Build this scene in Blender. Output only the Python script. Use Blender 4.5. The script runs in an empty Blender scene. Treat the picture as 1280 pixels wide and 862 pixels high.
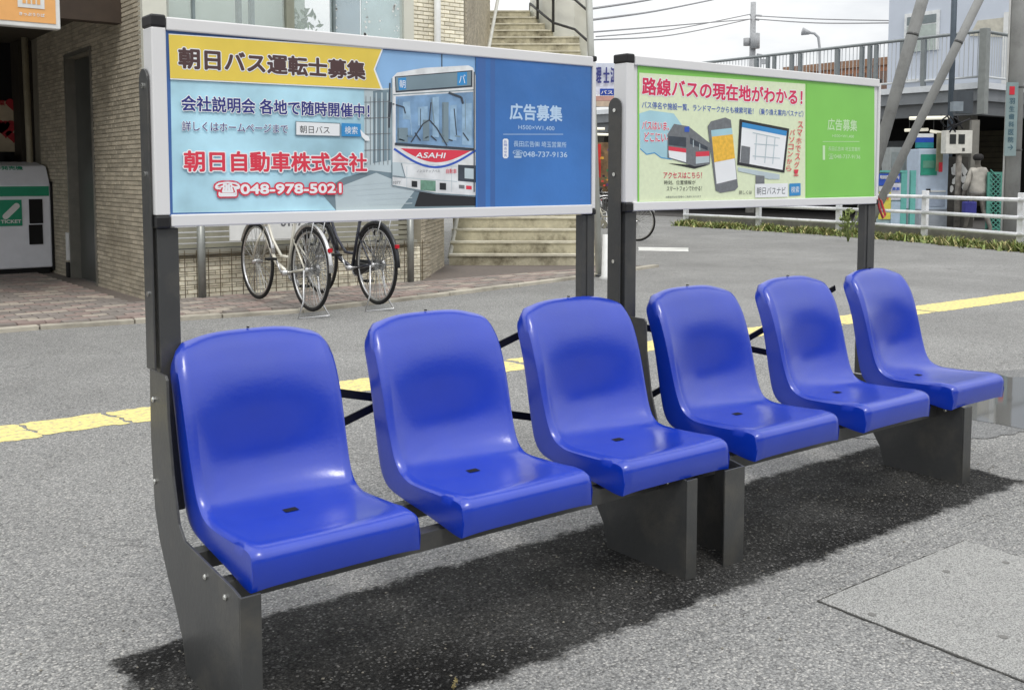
import bpy, bmesh, math, random
from mathutils import Vector, Matrix
from mathutils.geometry import tessellate_polygon
random.seed(7)
PI = math.pi
S = bpy.context.scene
C = S.collection

# ---------------------------------------------------------------- camera
F = 1280.0; CX = 640.0; HOR = 218.0; H = 1.4
TH = math.atan((2310 - CX) / F)          # bench direction against the view direction
PT = math.atan(F / 16500.0)              # downward pitch
CY = HOR + F * math.tan(PT)
FW = Vector((math.cos(TH) * math.cos(PT), math.sin(TH) * math.cos(PT), -math.sin(PT)))
RT = Vector((math.sin(TH), -math.cos(TH), 0))
UP = RT.cross(FW)
cam = bpy.data.cameras.new('camera'); camo = bpy.data.objects.new('camera', cam); C.objects.link(camo)
cam.sensor_fit = 'HORIZONTAL'; cam.sensor_width = 36; cam.lens = 36.0
cam.shift_y = -(431 - CY) / 1280.0
cam.clip_end = 2000; cam.clip_start = .02
m = Matrix((RT, UP, -FW)).transposed().to_4x4(); m.translation = (0, 0, H)
camo.matrix_world = m
S.camera = camo
S.render.resolution_x = 1024; S.render.resolution_y = 689

# ---------------------------------------------------------------- sky and sun (bright overcast)
SUN_EL, SUN_AZ = math.radians(58), math.radians(200)
w = bpy.data.worlds.new('World'); S.world = w; w.use_nodes = True
nt = w.node_tree; nd = nt.nodes; lk = nt.links; nd.clear()
wo = nd.new('ShaderNodeOutputWorld'); bg = nd.new('ShaderNodeBackground'); lk.new(bg.outputs[0], wo.inputs[0])
bg.inputs[1].default_value = .1
sky = nd.new('ShaderNodeTexSky'); sky.sky_type = 'NISHITA'; sky.sun_disc = False
sky.sun_elevation = SUN_EL; sky.sun_rotation = SUN_AZ
tc = nd.new('ShaderNodeTexCoord'); sp = nd.new('ShaderNodeSeparateXYZ'); lk.new(tc.outputs['Generated'], sp.inputs[0])
mp = nd.new('ShaderNodeMapping'); mp.inputs['Scale'].default_value = (1, 1, 3.2); lk.new(tc.outputs['Generated'], mp.inputs[0])
nz = nd.new('ShaderNodeTexNoise'); nz.inputs['Scale'].default_value = 3.2; nz.inputs['Detail'].default_value = 7; nz.inputs['Roughness'].default_value = .55
lk.new(mp.outputs[0], nz.inputs['Vector'])
cr = nd.new('ShaderNodeValToRGB'); cr.color_ramp.elements[0].position = .36; cr.color_ramp.elements[1].position = .6
cr.color_ramp.elements[0].color = (6.3, 6.5, 6.8, 1); cr.color_ramp.elements[1].color = (9.2, 9.2, 9.1, 1)
lk.new(nz.outputs[0], cr.inputs[0])
mr = nd.new('ShaderNodeMapRange'); mr.inputs['From Min'].default_value = 0; mr.inputs['From Max'].default_value = 1
mr.inputs['To Min'].default_value = .98; mr.inputs['To Max'].default_value = 2.0; lk.new(sp.outputs[2], mr.inputs[0])
mu = nd.new('ShaderNodeVectorMath'); mu.operation = 'SCALE'; lk.new(cr.outputs[0], mu.inputs[0]); lk.new(mr.outputs[0], mu.inputs['Scale'])
mx = nd.new('ShaderNodeMix'); mx.data_type = 'RGBA'; mx.inputs[0].default_value = .92
lk.new(sky.outputs[0], mx.inputs[6]); lk.new(mu.outputs[0], mx.inputs[7]); lk.new(mx.outputs[2], bg.inputs[0])
sl = bpy.data.lights.new('sun', 'SUN'); sl.energy = 1.1; sl.angle = math.radians(14); sl.color = (1, .96, .9)
so = bpy.data.objects.new('sun', sl); C.objects.link(so)
so.rotation_euler = (PI / 2 - SUN_EL, 0, PI - SUN_AZ)
S.view_settings.view_transform = 'Standard'; S.view_settings.look = 'None'
S.view_settings.exposure = 0.18; S.view_settings.gamma = 1

# ---------------------------------------------------------------- helpers
def ray(px, py):
    return RT * ((px - CX) / F) + UP * ((CY - py) / F) + FW
def at(px, py, ax, c):                    # a sight line of the photograph cut with the plane axis = c
    d = ray(px, py); o = Vector((0, 0, H)); return o + d * ((c - o[ax]) / d[ax])
def gd(px, py, z=0): return at(px, py, 2, z)
def dep(px, py, d):
    r = ray(px, py); h = r.x * math.cos(TH) + r.y * math.sin(TH); return Vector((0, 0, H)) + r * (d / h)
def lin(c):
    return tuple(((v / 255) / 12.92 if v / 255 <= .04045 else ((v / 255 + .055) / 1.055) ** 2.4) for v in c)

MATS = {}
def mat(name, rgb, rough=.6, metal=0, var=.12, scale=8, bump=0, bscale=None, coat=0, emis=0, spec=.5, rnd=0, raw=False, dirt=None, dscale=1.3, damt=.5):
    if name in MATS: return MATS[name]
    M = bpy.data.materials.new(name); M.use_nodes = True; t = M.node_tree; n = t.nodes; l = t.links
    b = n['Principled BSDF']; c = rgb if raw else lin(rgb)
    b.inputs['Roughness'].default_value = rough; b.inputs['Metallic'].default_value = metal
    b.inputs['Specular IOR Level'].default_value = spec
    b.inputs['Coat Weight'].default_value = coat; b.inputs['Coat Roughness'].default_value = .12
    co = n.new('ShaderNodeTexCoord')
    no = n.new('ShaderNodeTexNoise'); no.inputs['Scale'].default_value = scale; no.inputs['Detail'].default_value = 6
    l.new(co.outputs['Object'], no.inputs['Vector'])
    ra = n.new('ShaderNodeMapRange'); ra.inputs['From Min'].default_value = .3; ra.inputs['From Max'].default_value = .7
    ra.inputs['To Min'].default_value = 1 - var; ra.inputs['To Max'].default_value = 1 + var; l.new(no.outputs[0], ra.inputs[0])
    fac = ra.outputs[0]
    if rnd:
        oi = n.new('ShaderNodeObjectInfo'); ge = n.new('ShaderNodeNewGeometry')
        ad = n.new('ShaderNodeMath'); ad.operation = 'ADD'; l.new(oi.outputs['Random'], ad.inputs[0]); l.new(ge.outputs['Random Per Island'], ad.inputs[1])
        fr = n.new('ShaderNodeMath'); fr.operation = 'FRACT'; l.new(ad.outputs[0], fr.inputs[0])
        r2 = n.new('ShaderNodeMapRange'); r2.inputs['To Min'].default_value = 1 - rnd; r2.inputs['To Max'].default_value = 1 + rnd; l.new(fr.outputs[0], r2.inputs[0])
        ml = n.new('ShaderNodeMath'); ml.operation = 'MULTIPLY'; l.new(fac, ml.inputs[0]); l.new(r2.outputs[0], ml.inputs[1]); fac = ml.outputs[0]
    vm = n.new('ShaderNodeVectorMath'); vm.operation = 'SCALE'; vm.inputs[0].default_value = c[:3]; l.new(fac, vm.inputs['Scale'])
    out = vm.outputs[0]
    if dirt:
        n2 = n.new('ShaderNodeTexNoise'); n2.inputs['Scale'].default_value = dscale; n2.inputs['Detail'].default_value = 9; n2.inputs['Roughness'].default_value = .65
        l.new(co.outputs['Object'], n2.inputs['Vector'])
        r3 = n.new('ShaderNodeMapRange'); r3.inputs['From Min'].default_value = .48; r3.inputs['From Max'].default_value = .68; r3.inputs['To Max'].default_value = damt; l.new(n2.outputs[0], r3.inputs[0])
        mm = n.new('ShaderNodeMix'); mm.data_type = 'RGBA'; l.new(r3.outputs[0], mm.inputs[0]); l.new(out, mm.inputs[6]); mm.inputs[7].default_value = (*lin(dirt), 1); out = mm.outputs[2]
    l.new(out, b.inputs['Base Color'])
    if bump:
        n3 = n.new('ShaderNodeTexNoise'); n3.inputs['Scale'].default_value = bscale or scale * 4; n3.inputs['Detail'].default_value = 4
        l.new(co.outputs['Object'], n3.inputs['Vector'])
        bu = n.new('ShaderNodeBump'); bu.inputs['Strength'].default_value = bump; bu.inputs['Distance'].default_value = .01
        l.new(n3.outputs[0], bu.inputs['Height']); l.new(bu.outputs[0], b.inputs['Normal'])
        if coat: l.new(bu.outputs[0], b.inputs['Coat Normal'])
    if emis:
        b.inputs['Emission Color'].default_value = (*c[:3], 1); b.inputs['Emission Strength'].default_value = emis
    MATS[name] = M; return M

def asphalt(name, base, stone, dark, scale, blot, patchy=.25, rough=.85, patch=False):
    M = bpy.data.materials.new(name); M.use_nodes = True; t = M.node_tree; n = t.nodes; l = t.links; b = n['Principled BSDF']
    co = n.new('ShaderNodeTexCoord')
    v = n.new('ShaderNodeTexVoronoi'); v.inputs['Scale'].default_value = scale; l.new(co.outputs['Object'], v.inputs['Vector'])
    ds = n.new('ShaderNodeSeparateColor'); l.new(v.outputs['Color'], ds.inputs[0])
    cr = n.new('ShaderNodeValToRGB'); e = cr.color_ramp.elements
    e[0].position = 0; e[0].color = (*lin(dark), 1); e[1].position = 1; e[1].color = (*lin(stone), 1)
    x = cr.color_ramp.elements.new(.25); x.color = (*lin(base), 1); x = cr.color_ramp.elements.new(.75); x.color = (*[q * 1.12 for q in lin(base)], 1)
    l.new(ds.outputs[0], cr.inputs[0])
    v2 = n.new('ShaderNodeTexNoise'); v2.inputs['Scale'].default_value = scale * 2.3; v2.inputs['Detail'].default_value = 3; l.new(co.outputs['Object'], v2.inputs['Vector'])
    r0 = n.new('ShaderNodeMapRange'); r0.inputs['From Min'].default_value = .3; r0.inputs['From Max'].default_value = .7; r0.inputs['To Min'].default_value = .70; r0.inputs['To Max'].default_value = 1.28; l.new(v2.outputs[0], r0.inputs[0])
    ed = n.new('ShaderNodeMapRange'); ed.inputs['From Min'].default_value = .35; ed.inputs['From Max'].default_value = .75; ed.inputs['To Min'].default_value = 1; ed.inputs['To Max'].default_value = .6; l.new(v.outputs['Distance'], ed.inputs[0])
    big = n.new('ShaderNodeTexNoise'); big.inputs['Scale'].default_value = blot; big.inputs['Detail'].default_value = 8; big.inputs['Roughness'].default_value = .6; l.new(co.outputs['Object'], big.inputs['Vector'])
    r1 = n.new('ShaderNodeMapRange'); r1.inputs['From Min'].default_value = .3; r1.inputs['From Max'].default_value = .7; r1.inputs['To Min'].default_value = 1 - patchy; r1.inputs['To Max'].default_value = 1 + patchy; l.new(big.outputs[0], r1.inputs[0])
    m1 = n.new('ShaderNodeMath'); m1.operation = 'MULTIPLY'; l.new(r0.outputs[0], m1.inputs[0]); l.new(r1.outputs[0], m1.inputs[1])
    m2 = n.new('ShaderNodeMath'); m2.operation = 'MULTIPLY'; l.new(m1.outputs[0], m2.inputs[0]); l.new(ed.outputs[0], m2.inputs[1])
    vm = n.new('ShaderNodeVectorMath'); vm.operation = 'SCALE'; l.new(cr.outputs[0], vm.inputs[0]); l.new(m2.outputs[0], vm.inputs['Scale'])
    st = n.new('ShaderNodeTexNoise'); st.inputs['Scale'].default_value = .33; st.inputs['Detail'].default_value = 10; st.inputs['Roughness'].default_value = .62; st.inputs['Distortion'].default_value = .6; l.new(co.outputs['Object'], st.inputs['Vector'])
    rs = n.new('ShaderNodeMapRange'); rs.inputs['From Min'].default_value = .35; rs.inputs['From Max'].default_value = .65; rs.inputs['To Min'].default_value = .86; rs.inputs['To Max'].default_value = 1.1; l.new(st.outputs[0], rs.inputs[0])
    v3 = n.new('ShaderNodeVectorMath'); v3.operation = 'SCALE'; l.new(vm.outputs[0], v3.inputs[0]); l.new(rs.outputs[0], v3.inputs['Scale'])
    # fine cracks
    vc = n.new('ShaderNodeTexVoronoi'); vc.feature = 'DISTANCE_TO_EDGE'; vc.inputs['Scale'].default_value = .55
    wn_ = n.new('ShaderNodeTexNoise'); wn_.inputs['Scale'].default_value = 2.2; wn_.inputs['Detail'].default_value = 6; l.new(co.outputs['Object'], wn_.inputs['Vector'])
    wa = n.new('ShaderNodeVectorMath'); wa.operation = 'MULTIPLY_ADD'; l.new(wn_.outputs['Color'], wa.inputs[0]); wa.inputs[1].default_value = (.9, .9, 0); l.new(co.outputs['Object'], wa.inputs[2]); l.new(wa.outputs[0], vc.inputs['Vector'])
    rc = n.new('ShaderNodeMapRange'); rc.inputs['From Min'].default_value = .0; rc.inputs['From Max'].default_value = .006; rc.inputs['To Min'].default_value = .72; l.new(vc.outputs['Distance'], rc.inputs[0])
    mk = n.new('ShaderNodeMath'); mk.operation = 'MAXIMUM'; l.new(rc.outputs[0], mk.inputs[0])
    rk = n.new('ShaderNodeMapRange'); rk.inputs['From Min'].default_value = .5; rk.inputs['From Max'].default_value = .54; rk.inputs['To Min'].default_value = 1; rk.inputs['To Max'].default_value = 0; l.new(st.outputs[0], rk.inputs[0]); l.new(rk.outputs[0], mk.inputs[1])
    v4 = n.new('ShaderNodeVectorMath'); v4.operation = 'SCALE'; l.new(v3.outputs[0], v4.inputs[0]); l.new(mk.outputs[0], v4.inputs['Scale'])
    out = v4.outputs[0]; b.inputs['Roughness'].default_value = rough
    if patch:                              # a younger, darker oblong of asphalt, seat shadow painted into its tone, with a ragged feathered rim and a dusty paler middle
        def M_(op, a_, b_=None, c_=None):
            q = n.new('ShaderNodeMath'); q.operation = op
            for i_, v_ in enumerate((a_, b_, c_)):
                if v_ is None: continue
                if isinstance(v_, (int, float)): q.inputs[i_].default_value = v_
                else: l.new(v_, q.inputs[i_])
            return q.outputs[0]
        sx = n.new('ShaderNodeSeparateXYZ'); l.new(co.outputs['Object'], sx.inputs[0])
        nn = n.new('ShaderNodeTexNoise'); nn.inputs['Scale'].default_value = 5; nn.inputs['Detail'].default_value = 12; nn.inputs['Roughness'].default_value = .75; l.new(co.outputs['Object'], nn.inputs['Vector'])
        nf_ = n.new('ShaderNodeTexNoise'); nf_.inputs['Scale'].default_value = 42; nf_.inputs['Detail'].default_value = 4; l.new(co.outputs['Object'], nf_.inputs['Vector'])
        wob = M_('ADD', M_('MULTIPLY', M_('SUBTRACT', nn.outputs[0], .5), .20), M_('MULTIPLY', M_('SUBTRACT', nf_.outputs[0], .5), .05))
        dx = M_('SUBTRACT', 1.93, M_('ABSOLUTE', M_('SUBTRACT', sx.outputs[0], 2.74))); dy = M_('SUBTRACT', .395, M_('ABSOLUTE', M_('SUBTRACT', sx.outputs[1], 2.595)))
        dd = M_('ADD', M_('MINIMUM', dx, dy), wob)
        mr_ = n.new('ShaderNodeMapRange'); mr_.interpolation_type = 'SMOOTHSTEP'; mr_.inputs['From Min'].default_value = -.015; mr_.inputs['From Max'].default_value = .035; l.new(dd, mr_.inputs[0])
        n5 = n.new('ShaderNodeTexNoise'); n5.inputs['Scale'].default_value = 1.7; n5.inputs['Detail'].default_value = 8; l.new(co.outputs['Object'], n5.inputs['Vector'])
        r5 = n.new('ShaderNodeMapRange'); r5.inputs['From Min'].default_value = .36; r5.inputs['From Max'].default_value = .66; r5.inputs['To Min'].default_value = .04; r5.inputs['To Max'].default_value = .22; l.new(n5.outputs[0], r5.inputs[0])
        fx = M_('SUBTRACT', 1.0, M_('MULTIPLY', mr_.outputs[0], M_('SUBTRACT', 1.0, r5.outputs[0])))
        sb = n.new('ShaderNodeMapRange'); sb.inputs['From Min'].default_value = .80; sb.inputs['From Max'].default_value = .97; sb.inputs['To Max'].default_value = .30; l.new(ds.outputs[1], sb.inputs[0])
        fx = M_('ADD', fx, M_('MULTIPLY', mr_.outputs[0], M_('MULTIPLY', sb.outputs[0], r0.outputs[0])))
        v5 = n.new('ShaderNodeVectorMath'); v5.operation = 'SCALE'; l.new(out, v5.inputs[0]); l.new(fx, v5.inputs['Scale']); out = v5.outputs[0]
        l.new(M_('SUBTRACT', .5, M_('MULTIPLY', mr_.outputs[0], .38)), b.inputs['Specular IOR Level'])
    l.new(out, b.inputs['Base Color'])
    iv = n.new('ShaderNodeMath'); iv.operation = 'SUBTRACT'; iv.inputs[0].default_value = 1; l.new(v.outputs['Distance'], iv.inputs[1])
    bu = n.new('ShaderNodeBump'); bu.inputs['Strength'].default_value = .55; bu.inputs['Distance'].default_value = .006; l.new(iv.outputs[0], bu.inputs['Height']); l.new(bu.outputs[0], b.inputs['Normal'])
    MATS[name] = M; return M

def tag(o, label=None, cat=None, group=None, kind=None):
    if label: o['label'] = label
    if cat: o['category'] = cat
    if group: o['group'] = group
    if kind: o['kind'] = kind
    return o
def thing(name, label, cat, loc=(0, 0, 0), rz=0, group=None):
    o = bpy.data.objects.new(name, None); C.objects.link(o); o.location = loc; o.rotation_euler = (0, 0, rz)
    o.empty_display_size = .1
    return tag(o, label, cat, group)
def put(name, me, M, parent=None, loc=None):
    o = bpy.data.objects.new(name, me); C.objects.link(o)
    if M and not me.materials: me.materials.append(M)
    if parent: o.parent = parent
    if loc is not None: o.location = loc
    return o
def wloc(p):
    v = Vector((0, 0, 0))
    while p: v += p.location; p = p.parent
    return v

class MB:                                  # collects shapes given in world (or thing) coordinates
    def __init__(s): s.v = []; s.f = []
    def add(s, vs, fs):
        k = len(s.v); s.v += [Vector(q) for q in vs]; s.f += [tuple(i + k for i in g) for g in fs]; return s
    def box(s, x0, x1, y0, y1, z0, z1):
        return s.add([(x0, y0, z0), (x1, y0, z0), (x1, y1, z0), (x0, y1, z0), (x0, y0, z1), (x1, y0, z1), (x1, y1, z1), (x0, y1, z1)],
                     [(0, 3, 2, 1), (4, 5, 6, 7), (0, 1, 5, 4), (1, 2, 6, 5), (2, 3, 7, 6), (3, 0, 4, 7)])
    def obox(s, o, a, b, c):               # oriented box: corner o, edge vectors a, b, c
        o, a, b, c = map(Vector, (o, a, b, c))
        vs = [o, o + a, o + a + b, o + b]; vs += [q + c for q in vs]
        fs = [(0, 3, 2, 1), (4, 5, 6, 7), (0, 1, 5, 4), (1, 2, 6, 5), (2, 3, 7, 6), (3, 0, 4, 7)]
        if a.cross(b).dot(c) < 0: fs = [g[::-1] for g in fs]
        return s.add(vs, fs)
    def tube(s, pts, r, n=10, cap=True, closed=False):
        pts = [Vector(p) for p in pts]; N = len(pts); rs = r if isinstance(r, (list, tuple)) else [r] * N
        rings = []; ref = None
        for i, p in enumerate(pts):
            if closed: d = (pts[(i + 1) % N] - pts[i - 1]).normalized()
            else: d = (pts[min(i + 1, N - 1)] - pts[max(i - 1, 0)]).normalized()
            if ref is None: ref = d.orthogonal().normalized()
            u = (ref - d * ref.dot(d)); u = u.normalized() if u.length > 1e-6 else d.orthogonal().normalized()
            ref = u; v = d.cross(u)
            rings.append([p + (u * math.cos(2 * PI * k / n) + v * math.sin(2 * PI * k / n)) * rs[i] for k in range(n)])
        vs = [q for g in rings for q in g]; fs = []
        for i in range(N if closed else N - 1):
            j = (i + 1) % N
            for k in range(n): fs.append((i * n + k, i * n + (k + 1) % n, j * n + (k + 1) % n, j * n + k))
        if cap and not closed: fs += [tuple(range(n))[::-1], tuple((N - 1) * n + k for k in range(n))]
        return s.add(vs, fs)
    def prism(s, poly, d):                 # closed 3-d polygon extruded by d
        poly = [Vector(p) for p in poly]; d = Vector(d); n = len(poly)
        nrm = Vector((0, 0, 0))
        for i in range(n): nrm += poly[i].cross(poly[(i + 1) % n])
        if nrm.dot(d) > 0: poly = poly[::-1]
        tr = tessellate_polygon([poly])
        nn = Vector((0, 0, 0))
        for i in range(n): nn += poly[i].cross(poly[(i + 1) % n])
        fs = []
        for a, b, c in tr:
            g = (poly[b] - poly[a]).cross(poly[c] - poly[a])
            if g.dot(nn) < 0: a, c = c, a
            fs.append((a, b, c)); fs.append((c + n, b + n, a + n))
        for i in range(n): j = (i + 1) % n; fs.append((j, i, i + n, j + n))
        return s.add(poly + [p + d for p in poly], fs)
    def flat(s, poly):
        poly = [Vector(p) for p in poly]; return s.add(poly, [tuple(t) for t in tessellate_polygon([poly])])
    def mesh(s, name='m', smooth=False):
        me = bpy.data.meshes.new(name); me.from_pydata([tuple(q) for q in s.v], [], s.f); me.update()
        if smooth: me.polygons.foreach_set('use_smooth', [True] * len(me.polygons))
        return me
    def build(s, name, M, parent=None, smooth=False, bevel=0, auto=None):
        off = wloc(parent) if parent else Vector((0, 0, 0))
        if parent and (parent.rotation_euler.z or s.__dict__.get('local')): off = Vector((0, 0, 0))
        if off.length: s.v = [q - off for q in s.v]
        o = put(name, s.mesh(name, smooth), M, parent)
        if bevel:
            b = o.modifiers.new('b', 'BEVEL'); b.width = bevel; b.segments = 2; b.limit_method = 'ANGLE'; b.angle_limit = math.radians(40)
        return o
def bx(name, M, parent, x0, x1, y0, y1, z0, z1, bevel=0): return MB().box(x0, x1, y0, y1, z0, z1).build(name, M, parent, bevel=bevel)
def struct(o, kind='structure'): o['kind'] = kind; return o
def copy_tree(o, parent=None):
    c = o.copy(); C.objects.link(c); c.parent = parent
    for k in list(o.children): copy_tree(k, c)
    return c

_tc = {}
def glyphs(body):
    if body not in _tc:
        c = bpy.data.curves.new('t', 'FONT'); c.body = body; c.resolution_u = 3
        o = bpy.data.objects.new('t', c); C.objects.link(o)
        dg = bpy.context.evaluated_depsgraph_get(); me = o.evaluated_get(dg).to_mesh()
        v = [(q.co.x, q.co.y) for q in me.vertices]; f = [tuple(p.vertices) for p in me.polygons]
        bpy.data.objects.remove(o); bpy.data.curves.remove(c)
        _tc[body] = (v, f)
    return _tc[body]
def text_into(mb, body, o, ex, ez, width, height, bold=0, halo=0, shear=0):
    """body fitted to a box of width x height from lower-left o along ex, ez; bold and halo thicken the strokes (share of the height)"""
    v, f = glyphs(body)
    x0 = min(q[0] for q in v); x1 = max(q[0] for q in v); y0 = min(q[1] for q in v); y1 = max(q[1] for q in v)
    o = Vector(o); r = (bold + halo) * height; r0 = bold * height
    width -= 2 * r0; height -= 2 * r0; o = o + ex * r0 + ez * r0
    sx = width / (x1 - x0); sy = height / (y1 - y0); nrm = ex.cross(ez)
    n = 1 if r == 0 else (6 if halo == 0 else 10)
    for k in range(n):
        d = ex * (r * math.cos(2 * PI * k / n)) + ez * (r * math.sin(2 * PI * k / n)) if n > 1 else Vector((0, 0, 0))
        p = o + d + nrm * (.00002 * k)
        mb.add([p + ex * ((q[0] - x0) * sx + shear * (q[1] - y0) * sy) + ez * ((q[1] - y0) * sy) for q in v], f)

# ---------------------------------------------------------------- materials
asph = asphalt('asphalt', (143, 143, 141), (188, 186, 181), (102, 102, 102), 135, .9, .12)
asph_dark = asphalt('shaded_asphalt_patch', (143, 143, 141), (188, 186, 181), (102, 102, 102), 135, .9, .12, .85, True)
steel = mat('dark_grey_painted_steel', (62, 63, 63), .38, .0, .1, 7, bump=.08, bscale=60, coat=.2, dirt=(98, 94, 84), dscale=6, damt=.4)
steel_b = mat('black_painted_steel', (22, 22, 24), .45, .0, .1, 5)
cap_m = mat('black_plastic', (24, 24, 26), .45)
alu = mat('white_aluminium', (222, 222, 222), .35, .0, .03, 3, coat=.2)
bolt_m = mat('bolt_metal', (220, 220, 215), .25, 1)
white = mat('white_paint', (226, 227, 225), .5, 0, .06, 6, dirt=(150, 148, 138), damt=.35)
conc = mat('concrete', (150, 148, 142), .85, 0, .12, 9, bump=.3, dirt=(95, 93, 86), damt=.5)
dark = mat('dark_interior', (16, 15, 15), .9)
cream = mat('cream_render', (212, 212, 200), .8, 0, .06, 2)

# ---------------------------------------------------------------- ground
g = MB(); R = 500
g.add([(-R, -R, 0), (R, -R, 0), (R, R, 0), (-R, R, 0)], [(0, 1, 2, 3)])
struct(g.build('ground', asph))
def sheet(name, pts, z, M, jag=0, step=.05, kind='structure'):
    out = []
    for i in range(len(pts)):
        a = Vector(pts[i][:2]); b = Vector(pts[(i + 1) % len(pts)][:2]); n = max(1, int((b - a).length / step)) if jag else 1
        d = (b - a).normalized(); q = Vector((-d.y, d.x))
        for k in range(n):
            j = q * (random.uniform(-jag, jag) if k else 0); out.append((*(a + (b - a) * (k / n) + j), z))
    mb = MB(); mb.flat(out); o = mb.build(name, M); 
    if kind: o['kind'] = kind
    return o
sheet('shaded_asphalt_patch', [(.5, 2.07), (4.85, 2.07), (4.85, 3.12), (.5, 3.12)], .0012, asph_dark)
slab_m = asphalt('concrete_slab', (166, 166, 163), (186, 185, 181), (138, 138, 135), 190, .9, .08)
sheet('slab_joint', [(2.783, .955), (3.707, .955), (3.707, 1.987), (2.783, 1.987)], .003, mat('joint_dirt', (62, 61, 58), .95), .004, .03)
bx('concrete_slab', slab_m, None, 2.79, 3.70, .962, 1.98, -.05, .006, .002)['kind'] = 'structure'
ms = mat('slab_plug', (116, 115, 112), .9)
for i, (x, y) in enumerate([(3.351, 1.856), (3.005, 1.476), (2.829, 1.81), (3.6, 1.77)]):
    MB().flat([(x + .013 * math.cos(a * .4), y + .013 * math.sin(a * .4), .0075) for a in range(16)]).build('slab_plug', ms)['kind'] = 'structure'
# worn yellow line in separate pieces
M = mat('yellow_line_paint', (226, 210, 136), .8, 0, .16, 60, dirt=(160, 156, 138), dscale=26, damt=1.0)
M.node_tree.nodes['Principled BSDF'].inputs['Roughness'].default_value = .85
def yb(x): return (6.22 - .022 * x, 5.86 - .026 * x)
xs = [-6, 1.25, 1.27, 1.72, 1.74, 3.0, 3.03, 4.6, 4.65, 6.4, 6.5, 8.2, 8.25, 9.7, 9.75, 13, 13.03, 22]
for i in range(0, len(xs), 2):
    a, b = xs[i], xs[i + 1]; j = random.uniform(-.04, .04)
    sheet('yellow_line', [(a + .03, yb(a)[1] + j * .5), (b + .035, yb(b)[1] + j * .5), (b - .03, yb(b)[0]), (a - .02, yb(a)[0])], .002, M, .016, .03)
wl = mat('white_line_paint', (222, 222, 218), .8, 0, .1, 20, dirt=(150, 150, 147), damt=.5)
a = gd(798, 309); b = gd(860, 310); c = gd(861, 314.5); d = gd(798, 313.5)
sheet('white_line', [a, b, c, d], .004, wl, .01, .1)
# shallow puddle
pm = bpy.data.materials.new('puddle_water'); pm.use_nodes = True; b_ = pm.node_tree.nodes['Principled BSDF']
b_.inputs['Base Color'].default_value = (.10, .10, .095, 1); b_.inputs['Roughness'].default_value = .04; b_.inputs['Specular IOR Level'].default_value = 1.0
n_ = pm.node_tree.nodes.new('ShaderNodeTexNoise'); n_.inputs['Scale'].default_value = 6; u_ = pm.node_tree.nodes.new('ShaderNodeBump'); u_.inputs['Strength'].default_value = .02
pm.node_tree.links.new(n_.outputs[0], u_.inputs['Height']); pm.node_tree.links.new(u_.outputs[0], b_.inputs['Normal'])
pp = [gd(*q) for q in [(1150, 486), (1175, 470), (1205, 464), (1240, 466), (1262, 472), (1300, 470), (1400, 480), (1420, 530), (1330, 545), (1275, 536), (1250, 531), (1225, 527), (1208, 524), (1170, 514), (1140, 500)]]
sheet('puddle', pp, .005, pm, .02, .08)
sheet('wet_asphalt', [Vector((6.15 + math.cos(t * .5) * 1.45 * (1 + .12 * math.sin(t * 2.3)), 3.2 + math.sin(t * .5) * .62 * (1 + .1 * math.cos(t * 3)))) for t in range(12)], .0035, asphalt('wet_asphalt', (118, 118, 117), (160, 160, 157), (84, 84, 84), 135, .9, .12, .4), .02, .07)

# ---------------------------------------------------------------- printed sheets of the signboards
class Print:
    def __init__(s, y, parent): s.y = y; s.p = parent; s.l = {}; s.k = 0
    def q(s, px, py, lift): return at(px, py, 1, s.y) + Vector((0, -lift, 0))
    def poly(s, key, M, pts, lvl):
        mb = s.l.setdefault((key, M.name), (MB(), M))[0]; L = lvl * .0004
        mb.flat([s.q(x, y, L) for x, y in pts])
    def line(s, key, M, pts, wpx, lvl):
        for (x0, y0), (x1, y1) in zip(pts, pts[1:]):
            d = Vector((x1 - x0, y1 - y0)).normalized(); n = Vector((-d.y, d.x)) * wpx / 2
            s.poly(key, M, [(x0 + n.x, y0 + n.y), (x1 + n.x, y1 + n.y), (x1 - n.x, y1 - n.y), (x0 - n.x, y0 - n.y)], lvl)
    def text(s, key, M, body, x0, x1, yt, yb_, lvl, bold=0, halo=0, shear=0):
        mb = s.l.setdefault((key, M.name), (MB(), M))[0]; L = lvl * .0004
        a = s.q(x0, yb_, L); t = s.q(x0, yt, L); b = at(x1, yb_, 1, s.y)
        text_into(mb, body, a, Vector((1, 0, 0)), Vector((0, 0, 1)), b.x - a.x, t.z - a.z, bold, halo, shear)
    def done(s):
        for (key, _), (mb, M) in s.l.items():
            o = mb.build(key, M, s.p)
            if key != 'poster_background': o['kind'] = 'stuff'
def pr(name, rgb, rough=.4, **k): return mat('print_' + name, rgb, rough, 0, k.pop('var', .04), k.pop('scale', 6), coat=.5, bump=k.pop('bump', .015), bscale=9, **k)
BLUE = pr('border_blue', (66, 106, 168), bump=.1); YEL = pr('yellow', (235, 208, 88), var=.1, scale=5); BRN = pr('brown', (84, 62, 62)); NAVY = pr('navy', (46, 52, 128))
SKYB = pr('sky_blue', (178, 220, 236), var=.26, scale=5); WHT = pr('white', (240, 243, 245)); RED = pr('red', (222, 62, 82)); RBL = pr('panel_blue', (62, 116, 184), var=.2, scale=2.4, bump=.3)
GRY = pr('grey', (120, 140, 150), var=.15); LGR = pr('light_grey', (190, 205, 210), var=.1); DGR = pr('dark_grey', (62, 70, 80), var=.2, scale=30); BTN = pr('button_blue', (56, 144, 206)); WDET = pr('bus_white', (226, 229, 230), var=.14, scale=24)
GLS = pr('bus_glass', (122, 156, 190), var=.35, scale=16); BSKY = pr('photo_sky', (142, 184, 226), var=.08); GRN = pr('green', (132, 205, 92), var=.06, scale=3, bump=.08)
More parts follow.
